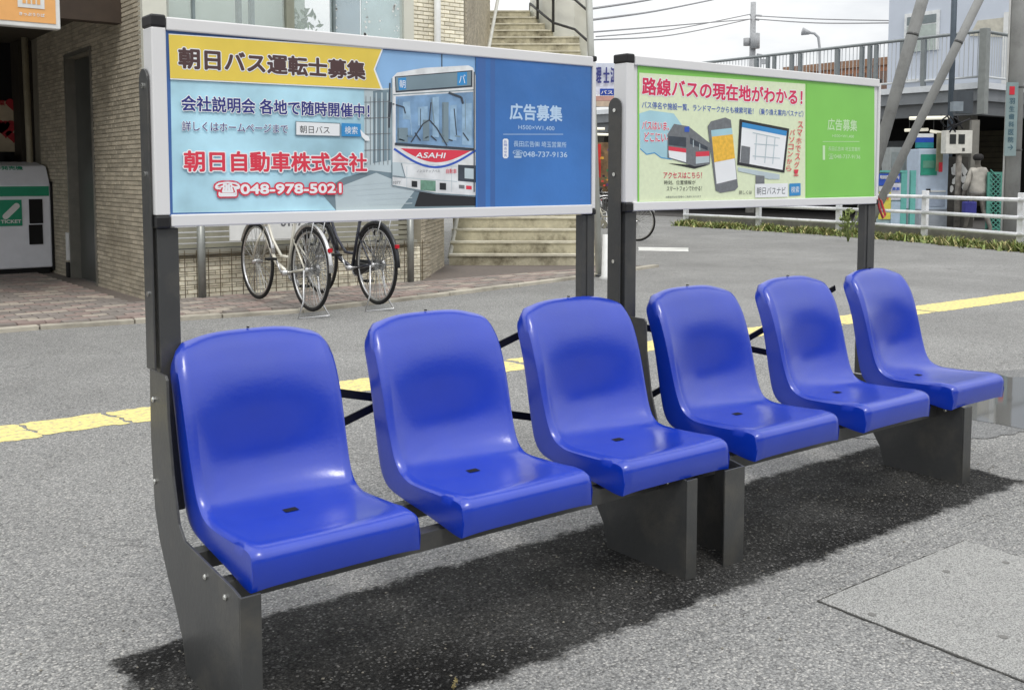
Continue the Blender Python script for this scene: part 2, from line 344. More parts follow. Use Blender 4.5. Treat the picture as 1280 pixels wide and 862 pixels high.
PALE = pr('pale_green', (226, 237, 202), var=.04, scale=60); PINK = pr('pink_red', (216, 48, 92)); LBL = pr('light_blue', (170, 212, 224), var=.1); ORG = pr('orange', (240, 190, 70), var=.15, scale=60)
PBL = pr('text_blue', (54, 92, 190)); PLG = pr('plate_green', (110, 150, 130), var=.2, scale=60); GHO = pr('pale_text', (188, 214, 240)); GHG = pr('pale_green_text', (205, 236, 190)); BLK = pr('black', (40, 42, 46)); MGR = pr('mid_grey', (116, 120, 124), var=.14, scale=60); GL2 = pr('bus_glass_light', (150, 182, 208), var=.2, scale=30)

def poster_one(p):
    P = Print(2.971, p)
    P.poly('poster_border', BLUE, [(207, 29), (742, 74), (742, 263), (212, 273)], 0)
    P.poly('poster_background', SKYB, [(212, 43), (594, 71), (594, 260), (216, 266)], 1)
    # photograph of a bus on the poster
    P.poly('printed_picture', BSKY, [(470, 62), (594, 71), (594, 150), (470, 150)], 2)
    P.poly('printed_picture', LGR, [(455, 112), (489, 110), (489, 216), (455, 212)], 3)
    P.poly('printed_picture', GRY, [(466, 114), (488, 112), (488, 200), (466, 204)], 4)
    for x in (470, 477, 484): P.line('printed_picture', LGR, [(x, 116), (x, 202)], 1.6, 5)
    P.poly('printed_picture', GRY, [(430, 222), (488, 206), (594, 216), (594, 259), (420, 263), (400, 240)], 2)
    P.poly('printed_picture', LGR, [(418, 236), (470, 216), (520, 236), (500, 262), (420, 264)], 3)
    P.line('printed_picture', DGR, [(552, 68), (552, 84)], 1.3, 4); P.line('printed_picture', DGR, [(487, 104), (486, 160)], 2, 5)
    P.poly('printed_picture', BLK, [(524, 240), (594, 243), (594, 257), (518, 258)], 4)
    P.poly('printed_picture', WDET, [(490, 97), (496, 91), (530, 85), (585, 82), (591, 85), (594, 95), (594, 246), (545, 243), (489, 233)], 6)
    P.poly('printed_picture', DGR, [(493, 96), (590, 88), (590, 109), (494, 116)], 7)
    P.poly('printed_picture', GRY, [(494, 97), (588, 89.5), (588, 107), (495, 114)], 8)
    P.poly('printed_picture', BTN, [(497, 98), (507, 97), (507, 112), (498, 113)], 9); P.poly('printed_picture', BTN, [(571, 91), (583, 90), (583, 106), (571, 107)], 9)
    P.text('printed_lettering', WHT, '朝', 498.5, 506, 100, 110, 10); P.text('printed_lettering', WHT, 'バ', 573, 581, 93, 104, 10)
    P.poly('printed_picture', GLS, [(493, 121), (591, 115), (592, 185), (494, 179)], 7)
    for x0, x1, y0, y1 in ((503, 512, 128, 150), (522, 534, 134, 158), (540, 548, 122, 172), (562, 570, 132, 176), (577, 589, 130, 182)):
        P.poly('printed_picture', GL2, [(x0, y0), (x1, y0 - 1), (x1, y1), (x0, y1 - 1)], 8)
    for x0, x1, y0, y1 in ((496, 509, 160, 178), (528, 536, 150, 176), (552, 560, 128, 178)):
        P.poly('printed_picture', GRY, [(x0, y0), (x1, y0), (x1, y1), (x0, y1)], 9)
    P.line('printed_picture', DGR, [(493, 180), (592, 187)], 3.2, 10)
    P.line('printed_picture', DGR, [(513, 178), (528, 155), (536, 150), (538, 128)], 1.5, 10); P.line('printed_picture', DGR, [(558, 182), (545, 160), (536, 150)], 1.5, 10)
    P.line('printed_picture', DGR, [(560, 116), (576, 122), (578, 130)], 2.6, 10); P.line('printed_picture', DGR, [(490, 130), (504, 134), (506, 142)], 1.6, 10)
    P.line('printed_picture', GRY, [(491, 118.5), (592, 112.5)], 1, 8)
    for k in range(7): P.line('printed_picture', (GRY, GL2, DGR)[k % 3], [(497 + 14 * k, 124 + (k % 3) * 6), (497 + 14 * k + (k % 2) * 3, 176 - (k % 4) * 7)], .8 + .5 * (k % 2), 9)
    for k in range(9): P.line('printed_picture', (DGR, GRY)[k % 2], [(498 + 10 * k, 174 - (k % 3) * 4), (505 + 10 * k, 176 - (k % 2) * 5)], 1.6, 9)
    P.line('printed_picture', LGR, [(491, 203), (571, 208)], .7, 7); P.line('printed_picture', LGR, [(505, 222), (571, 227)], .8, 7); P.line('printed_picture', LGR, [(508, 208), (508, 236)], .6, 7); P.line('printed_picture', LGR, [(564, 208), (564, 240)], .6, 7)
    P.line('printed_picture', GRY, [(490, 232), (545, 242), (594, 245)], 1.6, 7); P.line('printed_picture', GRY, [(489.5, 98), (489.5, 232)], 1.1, 7); P.line('printed_picture', DGR, [(488, 128), (486, 146)], 3, 8)
    P.line('printed_picture', WHT, [(493, 121), (493, 179)], 1.6, 10); P.line('printed_picture', DGR, [(592, 90), (592, 240)], 1.4, 10)
    for k in range(6): P.line('printed_picture', MGR, [(457 + k * 5.5, 120 + k), (457 + k * 5.5, 206)], .7, 6)
    for k in range(4): P.line('printed_picture', MGR, [(455, 128 + 20 * k), (488, 127 + 20 * k)], .8, 6)
    for k in range(5): P.line('printed_picture', LGR, [(430 + 8 * k, 232 + 6 * k), (515, 226 + 7 * k)], 1.2, 4)
    arc = [(500 + 88 * t / 12, 185.5 + t * .25 + 16 * math.sin(PI * t / 12)) for t in range(13)]
    P.poly('printed_picture', RED, arc, 7)
    P.line('printed_picture', PBL, [(492 + 102 * t / 14, 186 + t * .15 + 22 * math.sin(PI * t / 14)) for t in range(15)], 2.6, 8)
    P.text('printed_lettering', WHT, 'ASAHI', 518, 555, 190.5, 197.5, 10, .03, shear=.3)
    P.text('printed_lettering', MGR, 'ノンステップバス', 520, 549, 212, 215.5, 10); P.text('printed_lettering', RED, '自動車', 557, 570, 211, 217, 10)
    P.poly('printed_picture', LGR, [(490, 203), (500, 204), (505, 221), (490, 219)], 8); P.line('printed_picture', GRY, [(501, 204), (506, 222), (490, 220)], 1, 9)
    P.poly('printed_picture', DGR, [(572, 206), (594, 207), (594, 228), (572, 226)], 8); P.poly('printed_picture', LGR, [(580, 210), (592, 211), (592, 224), (580, 223)], 9)
    P.poly('printed_picture', BLK, [(514, 226), (521, 226.5), (521, 234), (514, 233.5)], 8); P.poly('printed_picture', BLK, [(549, 228.5), (557, 229), (557, 237.5), (549, 237)], 8)
    P.poly('printed_picture', PLG, [(525, 225), (544, 226), (544, 239), (525, 237.5)], 8)
    P.poly('printed_picture', RED, [(582, 232), (589, 232.5), (589, 237), (582, 236.5)], 8); P.poly('printed_picture', MGR, [(573, 231), (580, 231.5), (580, 236), (573, 235.5)], 8)
    P.text('printed_lettering', MGR, '1077', 491, 500, 226.5, 230, 9)
    # right hand blue field
    P.poly('poster_panel', RBL, [(594, 69), (737, 78), (737, 260), (594, 263)], 11)
    for x0, x1, mt in ((596, 606, BLUE), (612, 618, BLUE)): P.poly('poster_panel', mt, [(x0, 71), (x1, 71.5), (x1, 262), (x0, 262.5)], 11.5)
    P.text('printed_lettering', GHO, '広告募集', 636, 702, 129, 150, 12, .03)
    P.text('printed_lettering', GHO, 'H500×W1,400', 647, 692, 156.5, 162.5, 12)
    P.line('printed_lettering', GHO, [(628, 168), (703, 168)], .7, 12)
    P.poly('printed_lettering', WHT, [(627.5, 175), (629, 173.5), (633, 173.5), (634.5, 175), (634.5, 196), (633, 198), (629, 198), (627.5, 196)], 12)
    for k in range(5): P.text('printed_lettering', PBL, 'お問合せ先'[k], 629, 632.7, 175.5 + 4.3 * k, 178.8 + 4.3 * k, 13)
    P.text('printed_lettering', GHO, '長田広告㈱ 埼玉営業所', 641, 707, 176, 183.5, 12, .004)
    P.text('printed_lettering', GHO, '☎048-737-9136', 640, 708, 187.5, 197.5, 12, .01)
    # yellow banner
    P.poly('printed_banner', WHT, [(210, 42.5), (478.5, 60.5), (468, 87), (478, 112.5), (212, 99.5)], 12)
    P.poly('printed_banner', YEL, [(210, 43.5), (476, 62), (466, 87), (475, 111), (212, 98)], 13)
    for mt, lv, hl in ((WHT, 14, .045), (BRN, 15, 0)): P.text('printed_lettering', mt, '朝日バス運転士募集', 222, 456, 59, 86, lv, .042, hl)
    for mt, lv, hl in ((WHT, 12, .05), (NAVY, 13, 0)):
        P.text('printed_lettering', mt, '会社説明会 各地で随時開催中！', 226, 461, 119, 139, lv, .025, hl)
        P.text('printed_lettering', mt, '詳しくはホームページまで', 227, 359, 151.5, 163.5, lv, .006, hl)
    P.poly('printed_banner', GRY, [(368.5, 151.5), (424.5, 154), (424.5, 171), (368.5, 169.5)], 12); P.poly('printed_banner', WHT, [(369.5, 152.5), (423.5, 155), (423.5, 170), (369.5, 168.5)], 13)
    P.text('printed_lettering', BLK, '朝日バス', 374, 411, 157, 166.5, 14); P.poly('printed_banner', BTN, [(426, 154), (450, 155), (450, 171), (426, 170.5)], 13)
    P.text('printed_lettering', WHT, '検索', 430, 446, 158, 167.5, 14)
    P.poly('printed_banner', WHT, [(449, 162), (455, 168), (460, 171), (461, 176), (456, 176), (451, 171)], 15)
    for mt, lv, hl in ((WHT, 14, .06), (RED, 15, 0)): P.text('printed_lettering', mt, '朝日自動車株式会社', 229, 458, 188, 215, lv, .034, hl)
    for mt, lv, hl in ((RED, 14, .12), (WHT, 15, 0)): P.text('printed_lettering', mt, '☎048-978-5021', 268, 426, 227.5, 246, lv, .04, hl)
    # small print on the frame
    P.text('printed_lettering', DGR, '広告主募集 バス停広告 長田広告 TEL.048-737', 668, 738, 262.0, 264.6, 14)
    P.text('printed_lettering', MGR, 'ご注意 ベンチの上に立たないでください 危険です', 218, 312, 25.6, 29.2, 8)
    P.done()

def poster_two(p):
    P = Print(2.971, p)
    P.poly('poster_border', GRN, [(797, 82), (1093, 102), (1093, 246), (797, 257)], 0)
    P.poly('poster_background', PALE, [(799, 91), (1006.5, 105), (1006.5, 247.5), (799, 252)], 1)
    for mt, lv, hl in ((WHT, 3, .05), (PINK, 4, 0)): P.text('printed_lettering', mt, '路線バスの現在地がわかる！', 802, 1003, 96, 119, lv, .036, hl)
    P.text('printed_lettering', PBL, 'バス停名や施設一覧、ランドマークからも検索可能！（乗り換え案内バスナビ）', 802, 1004, 126.5, 135.5, 4, .006)
    P.poly('printed_picture', LBL, [(799, 142), (812, 138), (842, 142), (852, 156), (860, 170), (856, 190), (840, 200), (826, 198), (818, 192), (808, 194), (800, 186)], 2)
    P.line('printed_picture', BTN, [(800, 186), (808, 193), (818, 191), (826, 197), (838, 199)], 1, 3)
    for mt, lv, hl in ((WHT, 4, .06), (PINK, 5, 0)):
        P.text('printed_lettering', mt, 'バスはいま、', 802, 836, 151, 162, lv, .015, hl); P.text('printed_lettering', mt, 'どこにいる?!', 805, 843, 165, 177, lv, .015, hl)
    # little bus
    P.poly('printed_picture', MGR, [(834, 168), (842, 155), (860, 158), (888, 180), (887, 205), (868, 208), (834, 197)], 6)
    P.poly('printed_picture', DGR, [(835, 170), (857, 172), (857, 184), (835, 181)], 7); P.poly('printed_picture', RED, [(835, 183), (857, 186), (857, 191), (835, 188)], 8)
    P.poly('printed_picture', WHT, [(835, 188), (857, 191), (857, 203), (836, 197)], 7); P.poly('printed_picture', RED, [(869, 190), (886, 189), (886, 195), (869, 196)], 8)
    P.poly('printed_picture', LGR, [(869, 196), (886, 195), (886, 203), (869, 205)], 8); P.poly('printed_picture', BLK, [(834, 204), (860, 206), (886, 206), (868, 211)], 5)
    P.poly('printed_picture', DGR, [(862, 172), (884, 184), (884, 188), (862, 180)], 7); P.line('printed_picture', LGR, [(866, 175), (866, 184)], 1, 8); P.line('printed_picture', LGR, [(874, 180), (874, 188)], 1, 8)
    P.poly('printed_picture', PBL, [(855, 159), (861, 158), (861, 165), (855, 165)], 8)
    # telephone
    P.poly('printed_picture', MGR, [(884, 158), (888, 152), (906, 147), (913, 150), (922, 234), (918, 238), (900, 241), (894, 238)], 7)
    P.poly('printed_picture', WHT, [(888, 163), (914, 160), (920, 224), (895, 230)], 8); P.poly('printed_picture', ORG, [(889, 171), (915, 168), (918, 198), (892, 203)], 9)
    P.poly('printed_picture', LBL, [(888, 163), (914, 160), (915, 168), (889, 171)], 9)
    # tablet or screen
    P.poly('printed_picture', BLK, [(924, 149), (986, 161), (980, 216), (921, 206)], 7)
    P.poly('printed_picture', WHT, [(927, 153), (983, 164), (977.5, 212.5), (924, 203)], 8); P.poly('printed_picture', BTN, [(927, 153), (983, 164), (982, 170), (926.5, 159)], 9)
    P.poly('printed_picture', MGR, [(926, 182), (937, 184), (936, 205), (924.5, 203)], 9)
    for (a, b, c, d) in ((940, 166, 974, 173), (942, 180, 972, 182), (945, 168, 943, 200), (958, 170, 955, 204), (940, 195, 974, 198), (968, 172, 965, 205)): P.line('printed_picture', LGR, [(a, b), (c, d)], 1.1, 10)
    P.poly('printed_picture', LGR, [(922, 209), (974, 218), (974, 224), (960, 224), (945, 219), (922, 214)], 6); P.poly('printed_picture', MGR, [(944, 219), (955, 220), (955, 231), (944, 231)], 7)
    col = 'スマホやパソコンからスグ検索！'
    for k, ch in enumerate('パソコンから'): P.text('printed_lettering', RED, ch, 986.5 - k * .9, 993 - k * .9, 162 + 9 * k, 169 + 9 * k, 9, .01)
    for k, ch in enumerate('スマホでスグ！'): P.text('printed_lettering', RED, ch, 996.5 - k * .9, 1003 - k * .9, 152 + 10 * k, 160 + 10 * k, 9, .01)
    P.text('printed_lettering', PINK, 'アクセスはこちら！', 829, 877, 215, 223, 4, .012); P.text('printed_lettering', BLK, '時刻、位置情報が', 830, 869, 225.5, 231, 4); P.text('printed_lettering', BLK, 'スマートフォンでわかる！', 833, 877, 233, 239, 4)
    P.text('printed_lettering', MGR, '※通信料はお客様のご負担になります', 832, 876, 245, 247.8, 4)
    P.text('printed_lettering', BLK, '詳しくは', 923, 939, 238, 243, 9); P.poly('printed_banner', WHT, [(943, 230), (984, 229), (984, 246), (943, 247)], 9); P.text('printed_lettering', DGR, '朝日バスナビ', 945, 981, 234, 243.5, 10)
    P.poly('printed_banner', BTN, [(986, 229.5), (1000, 229), (1000, 244), (986, 245)], 9); P.text('printed_lettering', WHT, '検索', 988, 998, 233, 241, 10)
    P.poly('poster_panel', GRN, [(1008, 104.5), (1091, 110), (1091, 243.5), (1008, 247)], 2)
    P.text('printed_lettering', GHG, '広告募集', 1034, 1071, 148, 163, 4, .015); P.text('printed_lettering', GHG, 'H500×W1,400', 1040, 1067, 168, 172, 4); P.line('printed_lettering', GHG, [(1028, 177), (1074, 177)], .6, 4)
    P.poly('printed_lettering', GHG, [(1028, 182), (1031, 182), (1031, 200), (1028, 200)], 4)
    P.text('printed_lettering', GHG, '長田広告㈱ 埼玉営業所', 1035, 1075, 183, 188.5, 4); P.text('printed_lettering', GHG, '☎048-737-9136', 1035, 1075, 192, 199, 4)
    P.text('printed_lettering', DGR, '広告主募集 長田広告 TEL.048-737', 1055, 1091, 247.2, 249.6, 4)
    P.done()

# ---------------------------------------------------------------- seat shell
blue_m = mat('blue_moulded_plastic', (0, 50, 174), .29, 0, .07, 5, bump=.04, bscale=90, coat=.35, dirt=(50, 76, 168), dscale=7, damt=.14, rnd=.05)
blue_m.node_tree.nodes['Principled BSDF'].inputs['Coat Roughness'].default_value = .21
blue_m.node_tree.nodes['Principled BSDF'].inputs['Coat Weight'].default_value = .5
blue_m.node_tree.nodes['Principled BSDF'].inputs['Specular IOR Level'].default_value = .75
def catmull(pts, n):
    out = []
    P = [pts[0]] + list(pts) + [pts[-1]]
    for i in range(1, len(P) - 2):
        for k in range(n):
            t = k / n; p0, p1, p2, p3 = P[i - 1], P[i], P[i + 1], P[i + 2]
            out.append(tuple(.5 * (2 * p1[j] + (p2[j] - p0[j]) * t + (2 * p0[j] - 5 * p1[j] + 4 * p2[j] - p3[j]) * t * t + (3 * p1[j] - p0[j] - 3 * p2[j] + p3[j]) * t ** 3) for j in range(len(pts[0]))))
    out.append(tuple(pts[-1])); return out
def seat_mesh():
    # d from the front edge, z top, half width, rear/lower point (d, z), dish depth, corner drop
    K = [  # (d, z, halfwidth, rd, rz, dish, drop)
        (.000, .424, .249, .012, .350, .000, .000),
        (.005, .441, .250, .020, .348, .000, .000),
        (.020, .455, .250, .034, .348, .002, .000),
        (.055, .461, .250, .060, .350, .004, .000),
        (.130, .456, .250, .130, .360, .010, .000),
        (.250, .451, .249, .235, .372, .016, .000),
        (.320, .453, .247, .335, .380, .018, .000),
        (.367, .472, .246, .432, .396, .030, .000),
        (.394, .512, .247, .476, .438, .052, .000),
        (.417, .580, .249, .498, .520, .060, .000),
        (.439, .660, .251, .514, .610, .047, .000),
        (.463, .740, .252, .530, .690, .027, .000),
        (.492, .815, .251, .552, .765, .014, .002),
        (.522, .868, .248, .574, .820, .010, .008),
        (.547, .903, .242, .588, .856, .007, .018),
        (.571, .925, .234, .598, .885, .005, .032),
        (.592, .935, .226, .603, .900, .005, .040),
        (.606, .930, .222, .606, .900, .004, .042),
    ]
    K = catmull(K, 3); nU = 30; nS = 4
    rings = []
    for i, (d, z, hw, rd, rz, dish, drop) in enumerate(K):
        a = K[max(i - 1, 0)]; b = K[min(i + 1, len(K) - 1)]
        tg = Vector((b[0] - a[0], b[1] - a[1])).normalized(); nm = Vector((-tg.y, tg.x))  # up/front normal in (d, z)
        bk = Vector((rd - d, rz - z)); th = bk.length; bd = bk.normalized()
        r = .016; ring = []
        for k in range(nU + 1):
            u = -1 + 2 * k / nU; au = abs(u)
            off = -dish * (1 - au ** 2.2) + .003 * math.exp(-((au - .92) / .08) ** 2) * (1 if dish > .004 else .3)
            edge = max(0, (au - .93) / .07); off -= r * .8 * edge ** 2
            p = Vector((d, z)) + nm * off; p.y -= drop * au ** 3.2
            ring.append((u * hw, p.x, p.y))
        for k in range(1, nS + 1):
            t = k / nS; p = Vector((d, z)) + bd * (r + (th - r) * t); ring.append((hw * (1 + .012 * t), p.x, p.y - drop))
        for k in range(1, nU):
            u = 1 - 2 * k / nU; p = Vector((d, z)) + bd * (th - min(.006, th * .4) * (1 - abs(u) ** 6) ); p = p - nm * dish * .5 * (1 - u * u); ring.append((u * hw, p.x, p.y - drop * abs(u) ** 3.2))
        for k in range(nS, 0, -1):
            t = k / nS; p = Vector((d, z)) + bd * (r + (th - r) * t); ring.append((-hw * (1 + .012 * t), p.x, p.y - drop))
        rings.append(ring)
    n = len(rings[0]); mb = MB(); vs = [q for g_ in rings for q in g_]; fs = []
    for i in range(len(rings) - 1):
        for k in range(n): fs.append((i * n + k, i * n + (k + 1) % n, (i + 1) * n + (k + 1) % n, (i + 1) * n + k))
    def cap(i, flip):
        ring = rings[i]; T = list(range(nU + 1)); Bm = [i * n + k for k in range(n)]
        cs = Vector((0, 0, 0))
        for q in ring: cs += Vector(q) / n
        # strip between top row and bottom row
        top = [i * n + k for k in range(nU + 1)]; bot = [i * n + nU + nS] + [i * n + nU + nS + k for k in range(1, nU)] + [i * n + nU + nS + nU]
        bot = bot[::-1]
        for k in range(nU):
            q = (top[k], top[k + 1], bot[k + 1], bot[k]); fs.append(q[::-1] if flip else q)
        l = [i * n] + [i * n + n - k for k in range(1, nS + 1)]; fs.append(tuple(l if not flip else l[::-1])[: len(l)]) if False else None
        side = [top[-1]] + [i * n + nU + k for k in range(1, nS + 1)]
        if len(side) > 3: fs.append(tuple(side) if flip else tuple(side[::-1]))
        side = [top[0]] + [i * n + n - k for k in range(1, nS + 1)]
        if len(side) > 3: fs.append(tuple(side[::-1]) if flip else tuple(side))
    cap(0, False); cap(len(rings) - 1, True)
    mb.add(vs, fs); me = mb.mesh('seat', True)
    bm = bmesh.new(); bm.from_mesh(me); bmesh.ops.remove_doubles(bm, verts=bm.verts, dist=.0002); bmesh.ops.recalc_face_normals(bm, faces=bm.faces); bm.to_mesh(me); bm.free()
    me.polygons.foreach_set('use_smooth', [True] * len(me.polygons)); me.materials.append(blue_m)
    return me
SEAT = seat_mesh()
hole = MB()
hp = [(.030 * math.cos(k * PI / 8), .026 * math.sin(k * PI / 8)) for k in range(16)]
hole.flat([(max(-.021, min(.021, x)), .315 + max(-.016, min(.016, y)), .4358) for x, y in hp]); HOLE = hole.mesh('drain_hole')
nick = MB().box(-.003, .001, .585, .598, .9320, .9358).mesh('mould_mark')
hm = mat('hole_black', (8, 8, 20), .9)

def plate_poly(x, zt=.83):
    return [(x, y, z) for y, z in [(2.375, 0), (2.375, .352), (2.42, .36), (2.6, .372), (2.76, .385), (2.80, .42), (2.84, .55), (2.865, .7), (2.87, .818), (2.882, .83), (3.012, .83), (3.018, .62), (3.0, .42), (2.965, .33), (2.91, .25), (2.84, .165), (2.79, .09), (2.765, 0)]]
def rounded_strip(x, y0, y1, z0, z1):
    c = (y0 + y1) / 2; r = (y1 - y0) / 2
    return [(x, y0, z0)] + [(x, c - r * math.cos(a * PI / 10), z1 - r + r * math.sin(a * PI / 10)) for a in range(11)] + [(x, y1, z0)]

def make_bench(label, pl, prx, panels, posts, seats, board, poster):
    B = thing('bench', label, 'bench', (pl, 2.7, 0), group=None)
    # end panels: profile plate and front flange
    for x, fa, fb, ztop in panels:
        sg_ = 1 if x - fa < fb - x else -1
        mb = MB(); mb.prism([(p_[0], p_[1], min(p_[2], ztop)) for p_ in plate_poly(x)] if ztop > .8 else [p_ for p_ in plate_poly(x) if p_[2] < ztop], (sg_ * .008, 0, 0)); e = mb.build('end_panel', steel, B, bevel=.0015)
        f = MB(); f.box(fa, fb, 2.367, 2.3745, .0, .352); f.build('front_flange', steel, e, bevel=.002)
        for y, z in ((2.98, min(.745, ztop - .07)), (2.985, min(.50, ztop - .02)), (2.597, .335), (2.46, .325)):
            bo = MB(); bo.tube([(x - .0005 * sg_, y, z), (x - .004 * sg_, y, z), (x - .007 * sg_, y, z)], [.009, .009, .005], 12); bo.build('bolt', bolt_m, e, smooth=False)
    for i, (xa, xb, ye) in enumerate(posts):
        p = MB(); p.box(xa, xb, 2.98, ye, .40, board[2] - .004)
        if i: p.box(xa + .022, xa + .042, 2.975, 2.9795, .41, board[2] - .004)
        po = p.build('post', steel, B, bevel=.003)
        bxx = board[0] - .003 if i == 0 else xb + .008
        s = MB(); s.prism(rounded_strip(bxx, 2.988, 3.060, .825, 1.705), (-.006, 0, 0)); br = s.build('bracket_plate', steel, po, bevel=.0015)
        for z in (1.655, 1.40, 1.05):
            q = -1 if i == 0 else 1; x_ = bxx - (.0065 if i == 0 else -.0005); MB().tube([(x_, 3.022, z), (x_ + .004 * q, 3.022, z)], .008, 10).build('bolt', bolt_m, po)
    bx('seat_beam', steel, B, pl + .0085, prx - .0085, 2.50, 2.55, .29, .345, .002); bx('seat_beam', steel, B, pl + .0085, prx - .0085, 2.70, 2.75, .315, .365, .002)
    k = (prx - pl) / 1.66
    a1, b1 = (pl + .06, .81), (prx - .09, .44); a2, b2 = (pl + .06, .385), (prx - .09, .835)
    for (a, b, y) in ((a1, b1, 3.047), (a2, b2, 3.056)):
        n = Vector((-(b[1] - a[1]), 0, b[0] - a[0])).normalized() * .014
        MB().obox(Vector((a[0], y, a[1])) - n, Vector((b[0] - a[0], 0, b[1] - a[1])), n * 2, (0, .006, 0)).build('brace_bar', steel_b, B)
    for (cx, wd) in seats:
        so_ = put('seat', SEAT, None, B, (cx - pl, 2.372 - 2.7, 0)); so_.scale = (wd / .5, 1, 1)
        bv = so_.modifiers.new('b', 'BEVEL'); bv.width = .009; bv.segments = 3; bv.limit_method = 'ANGLE'; bv.angle_limit = math.radians(50)
        put('drain_hole', HOLE, hm, so_); put('mould_mark', nick, hm, so_)
    # signboard
    x0, x1, z0, z1 = board; y0, y1 = 2.965, 3.040
    sb = MB().box(x0 + .03, x1 - .02, y0 + .008, y1 - .004, z0 + .012, z1 - .012).build('signboard', alu, B)
    def bar(a, b, c, d, y=y0, yy=y1): return bx('frame_bar', alu, sb, a, b, y, yy, c, d, .004)
    bar(x0, x0 + .042, z0 + .034, z1 - .030); bar(x1 - .018, x1, z0 + .02, z1 - .018)
    bar(x0 + .043, x1 - .0185, z1 - .038, z1, y0 - .004, y1 + .003); bar(x0 + .043, x1 - .0185, z0, z0 + .036, y0 - .004, y1 + .003)
    for a, b, c, d in ((x0 - .003, x0 + .0425, z1 - .03, z1 + .006), (x0 - .001, x0 + .0425, z0 - .004, z0 + .0335), (x1 - .018, x1 + .003, z1 - .0175, z1 + .004), (x1 - .018, x1 + .003, z0 - .004, z0 + .0195)):
        bx('corner_cap', cap_m, sb, a, b, y0 - .003, y1 + .002, c, d, .006)
    poster(sb)
    return B
make_bench('blue three-seat bench on the left whose signboard advertises bus driver recruitment in blue and yellow', .965, 2.625, [(.965, .965, 1.021, .83), (2.572, 2.572, 2.625, .43)], [(.987, 1.050, 3.045), (2.628, 2.690, 3.020)],
           [(1.252, .495), (1.897, .497), (2.545, .515)], (.981, 2.682, 1.2475, 1.8495), poster_one)
make_bench('blue three-seat bench on the right under the green signboard about bus locations', 2.765, 4.47, [(2.875, 2.768, 2.875, .83), (4.384, 4.384, 4.451, .43)], [(2.857, 2.919, 3.03), (4.50, 4.59, 3.018)],
           [(3.206, .50), (3.878, .475), (4.531, .445)], (2.843, 4.589, 1.2535, 1.870), poster_two)

# ================================================================ unseen building row added behind the viewer to darken the seat-back reflections
sfm = [mat('unseen_wall_brown', (112, 98, 84), .8, 0, .1, 1), mat('unseen_wall_grey', (120, 118, 112), .8, 0, .1, 1), mat('unseen_wall_dark', (84, 80, 76), .8, 0, .1, 1)]
sgl = mat('unseen_window', (40, 46, 52), .2)
for k, (xa, xb, h_) in enumerate(((-34, -20, 6.5), (-19.5, -8, 7.2), (-7.5, 4, 6.4), (4.5, 17, 7.0), (17.5, 30, 6.6), (30.5, 46, 7.4))):
    q = MB().box(xa, xb, -34, -21, 0, h_).build('unseen_building', sfm[k % 3]); q['kind'] = 'structure'
    for fl in range(2):
        x_ = xa + 1
        while x_ < xb - 1.6: bx('window', sgl, q, x_, x_ + 1.4, -20.99, -20.93, .9 + fl * 3, 2.4 + fl * 3); x_ += 2.4
# ================================================================ station building on the left
FY = 11.3; WX = 3.65
brick_m = mat('pale_glazed_brick', (242, 236, 216), .5, 0, .1, 30, rnd=.18, dirt=(170, 158, 130), dscale=2, damt=.4)
brick_side = mat('buff_brick_shaded', (182, 173, 154), .65, 0, .12, 30, rnd=.2, dirt=(120, 110, 90), dscale=1.2, damt=.45)  # side-wall brick, shade darkened into its base colour
mortar = mat('mortar', (154, 148, 132), .9, 0, .1, 20)
bld = thing('station_building', 'buff brick station building with display windows and a stair behind the left signboard', 'building', (3.65, 11.3, 0))
A = Vector((.785, -.62, 0)).normalized(); AD = Vector((.62, .785, 0)).normalized()
# walls: (origin, direction, inward normal, length, z0, z1, brick material)
def wall(name, o, d, nin, ln, z0, z1, th, M, parent=bld): return MB().obox(Vector(o) + Vector((0, 0, z0)), d * ln, Vector((0, 0, z1 - z0)), nin * th).build(name, M, parent)
X = Vector((1, 0, 0)); Y = Vector((0, 1, 0)); Z = Vector((0, 0, 1))
door_y0, door_y1, door_z = 13.25, 14.45, 2.92
wall('wall', (WX, 11.34, 0), Y, X, door_y0 - 11.34, 0, 4.4, .3, mortar); wall('wall', (WX, door_y1, 0), Y, X, 2.4, 0, 4.4, .3, mortar)
wall('wall', (WX, door_y0, 0), Y, X, door_y1 - door_y0, door_z, 4.4, .3, mortar)
wall('wall', (WX + .301, FY + .04, 0), X, Y, 3.21, 0, .50, .3, mortar)
CW = Vector((7.92, 11.3, 0)); LW = Vector((7.2, 11.3, 0))
wall('wall', (7.08, FY + .04, 0), X, Y, .8, 1.2, 5.2, .3, mortar)
wall('wall', CW + Vector((.0, .05, 0)), AD, Vector((-AD.y, AD.x, 0)), 9, 1.2, 7.0, .3, mortar)
ld = Vector((1.42, 1.60, 0)).normalized(); wall('wall', LW + Vector((0, .05, 0)), ld, Vector((-ld.y, ld.x, 0)), 2.15, 0, 1.15, .3, mortar)
bx('floor_slab', conc, bld, 3.70, 7.95, 11.36, 12.6, 1.16, 1.195)
bricks = []       # (corner, along, up, out, material)
bw, bh, jt = .158, .0445, .0065
def lay(o, d, nout, ln, z0, z1, M, hole=None):
    rows = int((z1 - z0) / (bh + jt))
    for r in range(rows):
        x = -(bw + jt) / 2 * (r % 2); zz = z0 + r * (bh + jt) + jt / 2
        while x < ln - .02:
            a = max(0, x); b = min(ln, x + bw); x += bw + jt
            if b - a < .03: continue
            if hole and hole[0] - .02 < (a + b) / 2 < hole[1] + .02 and zz < hole[2]: continue
            bricks.append((Vector(o) + d * a + Z * zz, d, b - a, nout, M))
lay((WX, 11.34, 0), Y, -X, 4.6, 0, 4.3, brick_side, (door_y0 - 11.34, door_y1 - 11.34, door_z + .03))
lay((WX + .02, FY + .04, 0), X, -Y, 3.5, 0, .49, brick_m)
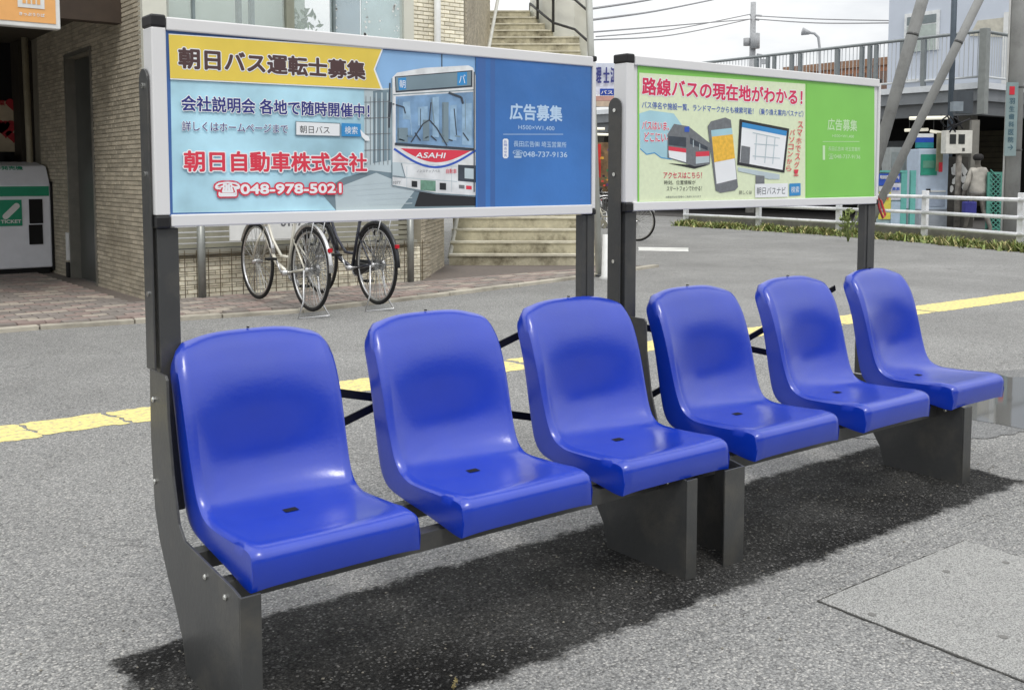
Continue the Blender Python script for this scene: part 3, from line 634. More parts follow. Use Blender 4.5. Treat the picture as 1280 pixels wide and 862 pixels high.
lay((7.08, FY + .04, 0), X, -Y, .8, 1.2, 5.1, brick_m)
lay(CW + Vector((.0, .05, 0)), AD, Vector((AD.y, -AD.x, 0)), 8.9, 1.3, 6.9, brick_side)
lay(LW + Vector((0, .05, 0)), ld, Vector((ld.y, -ld.x, 0)), 2.1, 0, 1.1, brick_side)
def pxof(p):
    q = Vector(p) - Vector((0, 0, H)); d = q.dot(FW); return (CX + F * q.dot(RT) / d, CY - F * q.dot(UP) / d, d) if d > .1 else (-9999, 0, 1)
def shown(p):
    x, y, d = pxof(p)
    if not (-10 < x < 1290 and -10 < y < 870): return None
    if 190 < x < 745 and 25 + (x - 190) * .085 < y < 285 - (x - 190) * .03: return None
    return d
order = sorted(range(len(bricks)), key=lambda i: shown(bricks[i][0] + bricks[i][1] * .1) or 999)
def piece_mesh(L, Hh, T, c=.004):
    mb = MB(); mb.add([(0, 0, 0), (L, 0, 0), (L, 0, Hh), (0, 0, Hh), (c, -T, c), (L - c, -T, c), (L - c, -T, Hh - c), (c, -T, Hh - c)],
                      [(4, 5, 6, 7), (0, 1, 5, 4), (1, 2, 6, 5), (2, 3, 7, 6), (3, 0, 4, 7)]); return mb
cache = {}
rest = {}
for n_, i in enumerate(order):
    o, d, L, no, M = bricks[i]
    if n_ < 300:
        k = (round(L, 2), M.name)
        if k not in cache: me = piece_mesh(L, bh, .012).mesh('brick'); me.materials.append(M); cache[k] = me
        q = put('brick', cache[k], None, bld, o - wloc(bld) + no * random.uniform(0, .002))
        q.rotation_euler = (0, 0, math.atan2(d.y, d.x) if (Vector((d.y, -d.x, 0)).dot(no) > 0) else math.atan2(d.y, d.x) + PI)
        if Vector((d.y, -d.x, 0)).dot(no) < 0: q.location += d * L
    else:
        T = no * (.011 + random.uniform(0, .002)); mb = rest.setdefault(M.name, (MB(), M))[0]
        p = [o, o + d * L, o + d * L + Z * bh, o + Z * bh]; c = .004
        f = [o + d * c + Z * c + T, o + d * (L - c) + Z * c + T, o + d * (L - c) + Z * (bh - c) + T, o + d * c + Z * (bh - c) + T]
        fs = [(4, 5, 6, 7), (0, 1, 5, 4), (1, 2, 6, 5), (2, 3, 7, 6), (3, 0, 4, 7)]
        if Vector((d.y, -d.x, 0)).dot(no) < 0: fs = [g_[::-1] for g_ in fs]
        mb.add(p + f, fs)
for k, (mb, M) in rest.items(): mb.build('brick', M, bld)['kind'] = 'stuff'
# doorway in the side wall
mdoor = mat('grey_metal_door', (92, 94, 90), .35, .3, .1, 4)
bx('door', mdoor, bld, WX + .10, WX + .16, door_y0 + .02, door_y1 - .02, .02, door_z - .02)
dfm = mat('door_frame_grey', (118, 116, 108), .4, .2)
for a in ((door_y0 - .015, door_y0 + .03), (door_y1 - .03, door_y1 + .015)): bx('door_frame', dfm, bld, WX - .03, WX + .3, a[0], a[1], 0, door_z)
bx('door_frame', dfm, bld, WX - .03, WX + .3, door_y0 - .015, door_y1 + .015, door_z + .001, door_z + .05)
bx('door_notice', white, bld, WX - .045, WX - .016, 14.50, 14.60, 0.25, .62); bx('door_post', mat('black_rubber', (20, 20, 20), .7), bld, WX - .05, WX - .017, 14.49, 14.61, .02, .22)
# display windows above the signboard
bx('window_sill', mat('sill_grey', (150, 148, 136), .7), bld, 3.66, 7.07, FY - .06, FY + .34, .505, .56)
for k in range(4): bx('sill_louvre', mat('louvre_beige', (148, 146, 130), .6), bld, 3.9, 7.0, FY - .02, FY + .03, .575 + k * .062, .62 + k * .062)
bx('sill_rail', cream, bld, 3.7, 7.06, FY - .03, FY + .05, .83, .90)
fr = cream
xe = [3.64, 3.9, 4.22, 5.31, 5.44, 5.98, 6.93, 7.08]
wn = bx('window', mat('window_frame_cream', (214, 214, 202), .5, 0, .05), bld, 3.64, 3.90, FY - .03, FY + .12, .91, 4.6)
for a, b, mm_ in ((6.93, 7.075, fr), (5.32, 5.42, mat('mullion_olive', (140, 142, 126), .5))): bx('frame', mm_, wn, a, b, FY - .01, FY + .10, .92, 4.6)
for a in (5.94, 4.2): bx('frame', mat('mullion_grey', (120, 132, 134), .4), wn, a, a + .03, FY, FY + .06, .92, 4.6)
gm = bpy.data.materials.new('window_glass'); gm.use_nodes = True; gb = gm.node_tree.nodes['Principled BSDF']
gb.inputs['Base Color'].default_value = (.85, .95, .93, 1); gb.inputs['Roughness'].default_value = .03; gb.inputs['Alpha'].default_value = .22; gb.inputs['Specular IOR Level'].default_value = .8
for a, b in ((3.91, 4.2), (4.235, 5.31), (5.43, 5.93), (5.98, 6.92)): bx('pane', gm, wn, a, b, FY + .03, FY + .036, .93, 4.59)
bx('display_back', mat('display_back_green', (206, 220, 210), .8, 0, .1, 3), wn, 3.9, 5.93, FY + .75, FY + .78, .93, 4.59)
bx('display_back', mat('frosted_blue', (148, 168, 186), .5, 0, .15, 3), wn, 5.95, 6.36, FY + .10, FY + .12, .93, 4.59)
bx('display_back', mat('frosted_pale', (186, 206, 212), .5, 0, .1, 3), wn, 6.37, 6.92, FY + .08, FY + .10, .93, 4.59)
dots = MB()
for k in range(60):
    x = random.choice([random.uniform(5.96, 6.0), random.uniform(6.38, 6.42), random.uniform(6.75, 6.9), random.uniform(6.4, 6.9)]); z = random.uniform(2.9, 3.6); r = random.uniform(.008, .02)
    dots.flat([(x + r * math.cos(t), FY + .0285, z + r * math.sin(t)) for t in [q * PI / 4 for q in range(8)]])
dots.build('frosted_dots', white, wn)['kind'] = 'stuff'
disp_m = mat('display_grey', (140, 138, 130), .6, 0, .3, 8)
for k, (a, b, z, c) in enumerate([(4.3, 4.75, 3.12, (150, 146, 132)), (4.86, 4.90, 3.9, (96, 108, 108)), (5.02, 5.06, 3.9, (88, 104, 108)), (5.1, 5.3, 3.06, (108, 124, 140)), (5.52, 5.56, 3.9, (90, 96, 84))]):
    bx('display_stand', mat('display_%d' % k, c, .6, 0, .3, 12), wn, a, b, FY + .3, FY + .4, .95, z)
lf = MB(); lm = mat('indoor_leaf', (86, 110, 76), .5, 0, .3, 20, rnd=.3)
for k in range(90):
    p = Vector((random.uniform(5.46, 5.9), FY + random.uniform(.2, .5), random.uniform(2.9, 3.35))); a = random.uniform(0, 6.3); L = random.uniform(.06, .15); d = Vector((math.cos(a), .2 * math.sin(a * 3), abs(math.sin(a)))) * L; n = Vector((-d.z, 0, d.x)) * .22
    lf.add([p, p + d * .5 + n, p + d, p + d * .5 - n], [(0, 1, 2, 3)])
lf.build('indoor_plant_leaves', lm, wn)['kind'] = 'stuff'
# entrance recess: ceiling, back wall, dark shop
bx('ceiling', mat('recess_ceiling', (90, 84, 72), .9), bld, -6, 3.649, 12.2, 20.5, 3.35, 3.6)
bx('fascia', mat('fascia_brown', (66, 54, 44), .7), bld, -6, 3.648, 12.0, 12.19, 3.1, 4.4)
bx('back_wall', dark, bld, -6, 3.63, 16.8, 17.0, 0, 3.34)
bx('side_partition', mat('dark_olive', (52, 46, 36), .8), bld, 3.46, 3.64, 16.3, 16.79, 0, 3.34)
pq = at(30, 38, 1, 16.05); pr_ = at(37, 190, 1, 16.05); pipe = MB().tube([pq + (pq - pr_) * .05, pr_, (pr_.x, pr_.y, .02)], .045, 10).build('pipe', mat('beige_pipe', (150, 142, 120), .5), bld, True)
bx('roof_slab', conc, bld, 3.65, 7.9, 11.6, 16.5, 4.45, 4.6)
dp = MB().tube([(7.42, 11.27, 1.2), (7.42, 11.27, 5.0)], .045, 12).build('downpipe', white, bld, True)
# far low block behind
# ---- stair
st = thing('concrete_stair', 'broad weathered beige stair rising beside the brick building with a handrail', 'stair', (8.75, 13.0, 0))
stm = mat('stair_concrete', (192, 186, 162), .85, 0, .16, 9, bump=.3, bscale=40, dirt=(84, 76, 56), dscale=2.2, damt=1.0)
noz = mat('stair_nosing', (212, 208, 190), .8, 0, .12, 12, dirt=(120, 110, 86))
O = Vector((8.75, 13.0, 0)); rise, tread, NS, SW = .18, .28, 28, 2.3
CUT = {24: .55, 25: .72, 26: .88, 27: 1.04}
for k in range(NS):
    w_ = SW - CUT.get(k, 0)
    MB().obox(O + AD * (tread * k) + Z * 0, A * w_, AD * (tread if k < NS - 1 else 3.0), Z * (rise * (k + 1) - .03)).build('stair_step', stm, st)
    MB().obox(O + AD * (tread * k - .02) + Z * (rise * (k + 1) - .029), A * (w_ + .0), AD * (tread + .012), Z * .029).build('step_nosing', noz, st)
rail_m = mat('white_rail', (206, 206, 198), .5, .2)
def sp_(k, off, h): return O + AD * (tread * k) + A * off + Z * (rise * k + h)
MB().tube([dep(562, 322, 15.75), dep(594, 150, 18.4), dep(626, -20, 21.4)], .035, 8).build('handrail', rail_m, st, True)
MB().tube([O - AD * .3 - A * .12, O - AD * .3 - A * .12 + Z * 3.0], .035, 8).build('rail_post', mat('galvanised_post', (140, 142, 138), .4, .5), st, True)
# right parapet with dark handrails turning left at the top
par = mat('parapet_white', (246, 248, 242), .8, 0, .05, 3)
E_ = []
for k in range(24, NS): E_.append(O + AD * (tread * k) + A * (SW - CUT[k]) + Z * (rise * (k + 1)))
pw = [O + AD * (tread * 22) + A * (SW + .16) + Z * (rise * 23 - .1), O + AD * (tread * 23) + A * (SW - .1) + Z * (rise * 24)] + E_ + [E_[-1] + AD * 3]
for a, b in zip(pw, pw[1:]):
    d = b - a; bk = AD * .15
    MB().add([a + bk - Z * .3, b + bk - Z * .3, b + bk + Z * 3.2, a + bk + Z * 3.2, a + bk * 2 - Z * .3, b + bk * 2 - Z * .3, b + bk * 2 + Z * 3.2, a + bk * 2 + Z * 3.2],
             [(0, 1, 2, 3), (5, 4, 7, 6), (3, 2, 6, 7), (0, 4, 5, 1), (0, 3, 7, 4), (1, 5, 6, 2)]).build('parapet_panel', par, st)
hr = mat('dark_handrail', (66, 66, 68), .5, .3)
top = [p + Z * .14 - AD * .05 for p in pw]
MB().tube(top, .028, 8).build('handrail', hr, st, True)
MB().tube([p + Z * .62 for p in top], .028, 8).build('handrail', hr, st, True)
for p in (top[2], top[4]): MB().tube([p - Z * .2, p + Z * 2.2], .03, 8).build('rail_post', hr, st, True)
# ---- paving in front of the building
pbase = sheet('pavement_bed', [(-8, 9.98), (2.2, 9.95), (4.6, 9.55), (6.6, 9.85), (9.1, 10.4), (11.2, 11.0), (10.5, 12.0), (8.7, 13.2), (7.2, 11.4), (3.7, 11.4), (3.7, 17), (-8, 17)], .012, mat('paving_joint', (112, 104, 98), .9, 0, .12, 14))
pv = [mat('paving_grey', (134, 127, 121), .85, 0, .12, 20, rnd=.12), mat('paving_pink', (150, 134, 127), .85, 0, .12, 20, rnd=.12), mat('paving_pale', (172, 162, 150), .85, 0, .12, 20, rnd=.1)]
def in_pave(x, y):
    ed = 10.0 if x < 2.2 else (10.0 - (x - 2.2) * .17 if x < 4.6 else (9.6 + (x - 4.6) * .15 if x < 6.6 else 9.92 + (x - 6.6) * .21))
    if y < ed + .03: return False
    if x > 3.5: return y < 11.2 and x < 10.3
    return y < 16.7
pl_ = []
r = 0; y = 9.4
while y < 16.6:
    x = .6 + .12 * (r % 2)
    while x < 10.6:
        if in_pave(x, y) and in_pave(x + .23, y + .11): pl_.append((x, y))
        x += .245
    y += .125; r += 1
pl_.sort(key=lambda q: (shown((q[0], q[1], 0)) or 999))
pmh = {}
for M in pv:
    mb = MB(); mb.add([(0, 0, 0), (.236, 0, 0), (.236, .117, 0), (0, .117, 0), (.004, .004, .022), (.232, .004, .022), (.232, .113, .022), (.004, .113, .022)], [(4, 5, 6, 7), (0, 1, 5, 4), (1, 2, 6, 5), (2, 3, 7, 6), (3, 0, 4, 7)])
    me = mb.mesh('paving_brick'); me.materials.append(M); pmh[M.name] = me
restp = {M.name: (MB(), M) for M in pv}
for i, (x, y) in enumerate(pl_):
    M = random.choices(pv, (5, 3, 1.3))[0]; z = .0125 + random.uniform(0, .003)
    if i < 300: put('paving_brick', pmh[M.name], None, pbase, (x, y, z))
    else: restp[M.name][0].add([(x, y, z), (x + .236, y, z), (x + .236, y + .117, z), (x, y + .117, z), (x + .004, y + .004, z + .022), (x + .232, y + .004, z + .022), (x + .232, y + .113, z + .022), (x + .004, y + .113, z + .022)], [(4, 5, 6, 7), (0, 1, 5, 4), (1, 2, 6, 5), (2, 3, 7, 6), (3, 0, 4, 7)])
for mb, M in restp.values(): mb.build('paving_brick', M, pbase)['kind'] = 'stuff'
kb = mat('kerb_stone', (182, 176, 162), .85, 0, .12, 8, bump=.3, dirt=(110, 106, 96), damt=.7)
ke = [(-8, 9.9), (-4, 9.88), (-1, 9.9), (.4, 9.9), (1.3, 9.9), (2.2, 9.87), (3.0, 9.73), (3.8, 9.6), (4.6, 9.47), (5.6, 9.62), (6.6, 9.78), (7.8, 10.03), (9.1, 10.32), (11.2, 10.92)]
for a, b in zip(ke, ke[1:]):
    d = Vector((b[0] - a[0], b[1] - a[1], 0)); n = Vector((-d.y, d.x, 0)).normalized() * .11; d2 = d * .985
    MB().obox(Vector((*a, -.02)), d2, n, Z * (.058 + random.uniform(-.006, .004))).build('kerb_stone', kb, bevel=.006)['kind'] = 'structure'

# ---- wire mesh fence in front of the low wall
wf = thing('wire_fence', 'rusty wire mesh fence on grey posts in front of the low pale brick wall', 'fence', (3.9, 11.12, 0))
wm = mat('wire_brown', (96, 84, 62), .7); gp = mat('galvanised_post', (140, 142, 138), .4, .5)
for x in (4.16, 6.88): MB().tube([(x, 11.1, 0), (x, 11.1, .98)], .045, 12).build('post', gp, wf, True)
x = 3.72
while x < 7.2: bx('wire', wm, wf, x, x + .007, 11.16, 11.167, .02, .56); x += .135
z = .07
while z < .56: bx('wire', wm, wf, 3.68, 7.22, 11.152, 11.159, z, z + .007); z += .075
sg = thing('white_notice_board', 'small white board fixed to the fence behind the light coloured bicycle', 'sign', (5.0, 11.0, .6))
MB().box(4.45, 5.5, 10.99, 11.01, .66, 1.0).build('board', white, sg); tm = MB(); text_into(tm, '0157', (5.06, 10.988, .80), X, Z, .28, .09, .05); o = tm.build('lettering', mat('sign_grey_text', (110, 112, 116), .6), sg); o['kind'] = 'stuff'

# ================================================================ bicycles (rear wheel towards the camera)
def bicycle(label, x, yr, col, dark_tyre_guard, basket):
    b = thing('bicycle', label, 'bicycle', (x, yr, .06), PI / 2, 'bicycles parked in front of the wire fence')
    r, wb = .41, 1.27
    fm = mat('bike_frame_%s' % col[0], col[1], .3, .3, .05, coat=.4); ch = mat('chrome', (205, 205, 205), .25, .9); ty = mat('tyre_rubber', (24, 24, 24), .8); spm = mat('spoke_steel', (190, 190, 188), .3, .8)
    def P(name, mb, M, par=b, smooth=True): o = put(name, mb.mesh(name, smooth), M, par); return o
    for k, cx in enumerate((0, wb)):
        circ = [(cx + r * .965 * math.cos(t * PI / 20), 0, r + r * .965 * math.sin(t * PI / 20)) for t in range(40)]
        tyre = P('wheel', MB().tube(circ, .019, 8, closed=True), ty)
        P('rim', MB().tube([(cx + r * .90 * math.cos(t * PI / 20), 0, r + r * .90 * math.sin(t * PI / 20)) for t in range(40)], .013, 6, closed=True), ch, tyre)
        s = MB()
        for q in range(32):
            a = q * 2 * PI / 32; a2 = a + (.35 if q % 2 else -.35)
            s.tube([(cx + .03 * math.cos(a2), .02 * (-1) ** q, r + .03 * math.sin(a2)), (cx + r * .89 * math.cos(a), 0, r + r * .89 * math.sin(a))], .0034, 3, cap=False)
        o = P('spokes', s, spm, tyre); o['kind'] = 'stuff'
        P('hub', MB().tube([(cx, -.06, r), (cx, .06, r)], .024, 10), ch, tyre)
        g_ = [(cx + (r + .025) * math.cos(t), 0, r + (r + .025) * math.sin(t)) for t in [(.15 + .055 * q) * PI if k else (.2 + .055 * q) * PI + .1 for q in range(15)]]
        P('mudguard', MB().tube(g_, .023, 6), mat('mudguard_dark', (44, 46, 50), .3, .3) if dark_tyre_guard else ch)
    for s_ in (-.035, .035):
        w_ = MB(); hb = (0, s_, r)
        for q in range(9): t = PI * (.42 + .08 * q); w_.tube([hb, (r * .96 * math.cos(t), s_, r + r * .96 * math.sin(t))], .003, 3)
        w_.tube([(r * .6 * math.cos(PI * (.42 + .08 * q)), s_, r + r * .6 * math.sin(PI * (.42 + .08 * q))) for q in range(9)], .003, 3)
        P('dress_guard', w_, mat('guard_grey', (120, 122, 124), .5, .3))['kind'] = 'stuff'
    P('hub_brake', MB().tube([(0, -.05, r), (0, -.085, r)], .05, 14), ch); P('lock', MB().tube([(.02 + .08 * math.cos(t * .5), -.03, r + .30 + .06 * math.sin(t * .5)) for t in range(12)], .012, 6), mat('lock_black', (30, 30, 32), .5))
    bb = (.52, 0, .34); sd = (.33, 0, .86); hd = (1.02, 0, .90); hd2 = (1.06, 0, .74)
    fr_ = MB(); fr_.tube([bb, sd], .018, 8); fr_.tube([hd, hd2], .02, 8)
    fr_.tube([hd2, (.95, 0, .60), (.78, 0, .42), bb], .022, 8); fr_.tube([hd, (.86, 0, .66), (.66, 0, .50), (.46, 0, .50)], .016, 8)
    for s_ in (-.055, .055):
        fr_.tube([bb, (.02, s_, r)], .012, 6); fr_.tube([(.40, 0, .72), (.01, s_, r)], .010, 6)
        fr_.tube([(1.07, s_ * .6, .72), (1.14, s_, .62), (wb, s_, r)], .013, 6)
    P('frame', fr_, fm)
    P('saddle', MB().tube([(.12, 0, 1.0), (.2, 0, 1.02), (.36, 0, 1.0), (.46, 0, .99)], [.07, .09, .04, .02], 10), mat('saddle_black', (30, 28, 28), .6)); P('seat_post', MB().tube([sd, (.29, 0, .99)], .013, 8), ch)
    P('handlebar', MB().tube([(.72, -.30, 1.10), (.95, -.26, 1.12), (1.0, -.08, 1.08), (1.0, .08, 1.08), (.95, .26, 1.12), (.72, .30, 1.10)], .013, 8), ch); P('stem', MB().tube([hd, (1.0, 0, 1.08)], .015, 8), ch)
    P('crank', MB().tube([(.52, -.06, .34), (.52, .06, .34)], .03, 10), ch); P('chainring', MB().tube([(.52 + .09 * math.cos(t * PI / 8), -.05, .34 + .09 * math.sin(t * PI / 8)) for t in range(16)], .01, 5, closed=True), ch)
    P('chain_case', MB().prism([(.02, -.062, .36), (.55, -.062, .25), (.62, -.062, .34), (.55, -.062, .43), (.02, -.062, .45)], (0, .008, 0)), mat('chain_case_grey', (60, 62, 64), .4) if dark_tyre_guard else ch, smooth=False)
    for s_, zz, dx in ((-1, .20, -.1), (1, .48, .1)):
        P('crank_arm', MB().tube([(.52, .07 * s_, .34), (.52 + dx, .08 * s_, zz)], .011, 6), ch); P('pedal', MB().box(.52 + dx - .05, .52 + dx + .05, min(.09 * s_, .18 * s_), max(.09 * s_, .18 * s_), zz - .012, zz + .012), ty, smooth=False)
    st_ = MB(); st_.tube([(.0, -.07, r), (-.02, -.09, .1), (-.06, -.17, -.055), (-.06, .17, -.055), (-.02, .09, .1), (0, .07, r)], .011, 7); P('kickstand', st_, ch)
    P('reflector', MB().box(-r * .87 - .075, -r * .87 - .045, -.018, .018, r * 1.47, r * 1.56), mat('red_reflector', (190, 20, 40), .3), smooth=False)
    ra = MB()
    for s_ in (-.06, 0, .06): ra.tube([(-.28, s_, .93), (.26, s_, .93)], .007, 6)
    for s_ in (-.06, .06): ra.tube([(-.22, s_, .93), (0, s_, r)], .006, 6)
    for q in (-.27, .0, .24): ra.tube([(q, -.07, .935), (q, .07, .935)], .006, 6)
    P('rear_rack', ra, ch)
    if basket:
        bk = MB()
        for z_, s_ in ((.84, .13), (.93, .145), (1.02, .16), (1.11, .175)): bk.tube([(1.14, -s_, z_), (1.14 + s_ * 1.6, -s_, z_), (1.14 + s_ * 1.6, s_, z_), (1.14, s_, z_)], .005, 5, closed=True)
        for q in range(7): bk.tube([(1.14 + .035 * q, -.13, .84), (1.14 + .045 * q, -.175, 1.11)], .004, 4); bk.tube([(1.14 + .035 * q, .13, .84), (1.14 + .045 * q, .175, 1.11)], .004, 4)
        for q in range(7): bk.tube([(1.35, -.13 + .043 * q, .84), (1.42, -.175 + .058 * q, 1.11)], .004, 4)
        P('basket', bk, mat('basket_steel', (120, 124, 128), .4, .6))
    return b
bicycle('cream framed city bicycle on its stand, left of the dark one, behind the left bench', 4.52, 9.15, ('cream', (214, 210, 196)), False, True)
bicycle('dark framed city bicycle with a white tipped rear mudguard, right of the cream one', 5.30, 9.22, ('dark', (48, 50, 62)), True, True)

# ================================================================ entrance recess things
rm = thing('ticket_machine', 'white rounded machine with green stripe and pill sign at the left edge', 'vending machine', (2.6, 15.4, 0))
pts = [(15.35, .10), (15.35, 1.25), (15.55, 1.52), (16.1, 1.58), (16.1, .10)]
mwh = mat('machine_white', (226, 228, 234), .45, 0, .04); mgn = mat('machine_green', (20, 142, 104), .5, 0, .06)
MB().prism([(1.2, y, z) for y, z in pts], (2.41, 0, 0)).build('body', mwh, rm, bevel=.02)
bx('plinth', dark, rm, 1.25, 3.58, 15.38, 16.05, 0.0, .1)
bx('edge_trim', dark, rm, 3.611, 3.638, 15.33, 16.12, .06, 1.3)
bx('stripe', mgn, rm, 1.2, 3.59, 15.337, 15.349, 1.10, 1.235)
q0 = at(0, 250, 1, 15.34); q1 = at(28, 282, 1, 15.34)
bx('green_panel', mgn, rm, q0.x - .5, q1.x, 15.335, 15.349, q1.z, q0.z)
pc = at(14, 264, 1, 15.33); pill = MB()
pill.flat([Vector((pc.x, 15.332, pc.z)) + Matrix.Rotation(-.78, 3, 'Y') @ Vector((x_, 0, z_)) for x_, z_ in [(.10 + .04 * math.cos(t), .04 * math.sin(t)) for t in [-PI / 2 + q * PI / 8 for q in range(9)]] + [(-.10 + .04 * math.cos(t), .04 * math.sin(t)) for t in [PI / 2 + q * PI / 8 for q in range(9)]]])
pill.build('pill_sign', white, rm)
tm = MB(); a = at(1, 279.5, 1, 15.33); text_into(tm, 'TICKET', (a.x, 15.332, a.z), X, Z, .26, .05, .05); tm.build('lettering', white, rm)['kind'] = 'stuff'
tm = MB(); text_into(tm, '乗車券発売機', (2.75, 15.50, 1.46), X, Vector((0, .6, .8)), .55, .07, .03); tm.build('lettering', mgn, rm)['kind'] = 'stuff'
for za, zb in ((281, 305), (249, 279)):
    u = at(36, za, 1, 15.34); v = at(54, zb, 1, 15.34); bx('slot', dark, rm, u.x, v.x, 15.334, 15.349, v.z, u.z, .003)
ct = thing('dark_counter', 'black counter top behind the white machine', 'counter', (2.2, 16.3, 0)); bx('counter_body', dark, ct, 1.0, 3.2, 16.2, 16.6, 0, 1.72)
po = thing('heart_poster', 'cream poster with red hearts in the dark shop front', 'poster', (2.6, 16.5, 1.8))
u = at(-30, 125, 1, 16.75); v = at(26, 190, 1, 16.75); bx('sheet', mat('poster_cream', (188, 172, 146), .7), po, u.x, v.x, 16.74, 16.78, v.z, u.z)
hrt = mat('heart_red', (168, 30, 40), .6)
for hx, hy, sc in ((7, 160, .16), (17, 170, .11), (18, 131, .12), (2, 158, .12), (24, 166, .05)):
    c = at(hx, hy, 1, 16.73); MB().flat([(c.x + sc * .06 * 16 * math.sin(t) ** 3, 16.735, c.z + sc * .06 * (13 * math.cos(t) - 5 * math.cos(2 * t) - 2 * math.cos(3 * t) - math.cos(4 * t))) for t in [q * PI / 12 for q in range(24)]]).build('heart', hrt, po)
tm = MB(); c = at(0, 132, 1, 16.735); text_into(tm, '営業中', (c.x - .1, 16.735, c.z), X, Z, .25, .08, .03); tm.build('lettering', hrt, po)['kind'] = 'stuff'
os_ = thing('orange_sign', 'orange hanging sign with white border and white grid symbol, top left corner', 'sign', (2.3, 11.3, 3.3))
u = at(0, 31, 1, FY); v = at(74, 38, 1, FY)
sgb = MB().box(1.65, v.x, FY - .06, FY + .06, v.z, v.z + 1.0).build('sign_box', white, os_, bevel=.01)
org = mat('sign_orange', (232, 172, 104), .5, 0, .05)
bx('orange_face', org, os_, 1.72, v.x - .045, FY - .068, FY - .061, v.z + .05, v.z + .95)
wc = at(37, -6, 1, FY); bx('symbol_plate', white, os_, wc.x - .13, wc.x + .12, FY - .075, FY - .069, wc.z - .14, wc.z + .18)
for i in range(4):
    for j in range(2): bx('symbol_bar', org, os_, wc.x - .085 + i * .045, wc.x - .055 + i * .045, FY - .079, FY - .0755, wc.z - .10 + j * .07, wc.z - .045 + j * .07)
tm = MB(); text_into(tm, 'きっぷうりば', (wc.x - .12, FY - .073, wc.z - .22), X, Z, .24, .035, .04); tm.build('lettering', white, os_)['kind'] = 'stuff'
for x in (1.8, 2.6): MB().tube([(x, FY, v.z + 1.0), (x, FY, 4.6), (x, 12.1, 4.6)], .015, 6).build('hanger', steel, os_)

# ================================================================ elevated walkway on the right
DX, DY = 26.2, 14.0
dk = thing('elevated_walkway', 'grey elevated walkway with railings over the dark shop fronts at the right', 'walkway', (DX, DY, 0))
dg_ = mat('deck_grey', (128, 132, 136), .6, 0, .1, 1.5, dirt=(88, 90, 92), damt=.5); dwh = mat('deck_edge_white', (214, 218, 222), .5, 0, .05)
DL, DR = 38, 22
bx('deck_slab', dg_, dk, DX + .02, DX + DR, DY + .02, DY + DL, 3.42, 3.62)
bx('edge_trim', dwh, dk, DX - .10, DX + .019, DY - .10, DY + DL, 3.64, 3.80); bx('edge_trim', dwh, dk, DX + .02, DX + DR, DY - .10, DY + .019, 3.64, 3.80)
bx('edge_beam', dg_, dk, DX - .02, DX + .2, DY, DY + DL, 3.33, 3.638); bx('edge_beam', dg_, dk, DX + .201, DX + DR, DY, DY + .2, 3.33, 3.638)
bx('lower_beam', mat('beam_grey', (104, 107, 110), .6, 0, .1, 1.5), dk, DX + .1, DX + .4, DY + .1, DY + DL, 2.97, 3.328); bx('lower_beam', mat('beam_grey', (0, 0, 0)), dk, DX + .401, DX + DR, DY + .1, DY + .4, 2.97, 3.328)
rg = mat('railing_grey', (196, 200, 202), .5, .2, .05); pgm = mat('rail_post_grey', (132, 138, 140), .5, .2, .08)
RZ = 5.12
MB().tube([(DX, DY + DL, RZ), (DX, DY + .02, RZ)], .045, 8).build('top_rail', pgm, dk, True); MB().tube([(DX, DY, RZ), (DX + DR, DY, RZ)], .045, 8).build('top_rail', pgm, dk, True)
MB().tube([(DX, DY + DL, 3.95), (DX, DY + .02, 3.95)], .03, 6).build('bottom_rail', rg, dk, True); MB().tube([(DX, DY, 3.95), (DX + DR, DY, 3.95)], .03, 6).build('bottom_rail', rg, dk, True)
bal = MB().tube([(0, 0, 0), (0, 0, 1.12)], .012, 5, cap=False).mesh('baluster', True); bal.materials.append(rg)
for k in range(1, 150): put('baluster', bal, None, dk, (0, .125 * k, 3.97))
for k in range(1, 60): put('baluster', bal, None, dk, (.125 * k, 0, 3.97))
mb = MB()
for k in range(150, 300): mb.tube([(DX, DY + .125 * k, 3.97), (DX, DY + .125 * k, 5.09)], .012, 4, cap=False)
mb.build('baluster', rg, dk)['kind'] = 'stuff'
for q in (0.0, 1.65, 2.3, 4.4, 7.4, 9.6, 12.2):
    bx('rail_post', pgm, dk, DX - .06, DX + .06, DY + q - .05 if q else DY - .06, DY + q + .05 if q else DY + .06, 3.81, RZ - .05)
for px_ in (1077, 1087, 1095, 990, 1000, 960, 968, 872, 882):
    y_ = at(px_, 80, 0, DX).y; bx('rail_post', pgm, dk, DX - .05, DX + .05, y_ - .05, y_ + .05, 3.81, RZ - .05)
cx_ = dep(1224, 90, 26.8)
for (x_, y_) in ((DX - .24, DY - .18),): bx('column', mat('column_grey', (136, 140, 138), .6, 0, .1), dk, x_ - .10, x_ + .10, y_ - .10, y_ + .10, 2.95, 5.15, .01)
for y_ in (DY + 2, DY + 10, DY + 18, DY + 28): bx('column', conc, dk, DX + 3.2, DX + 3.6, y_, y_ + .4, 0, 3.41)
for x_ in (DX + 8, DX + 15): bx('column', conc, dk, x_, x_ + .4, DY + .5, DY + .9, 0, 3.41)
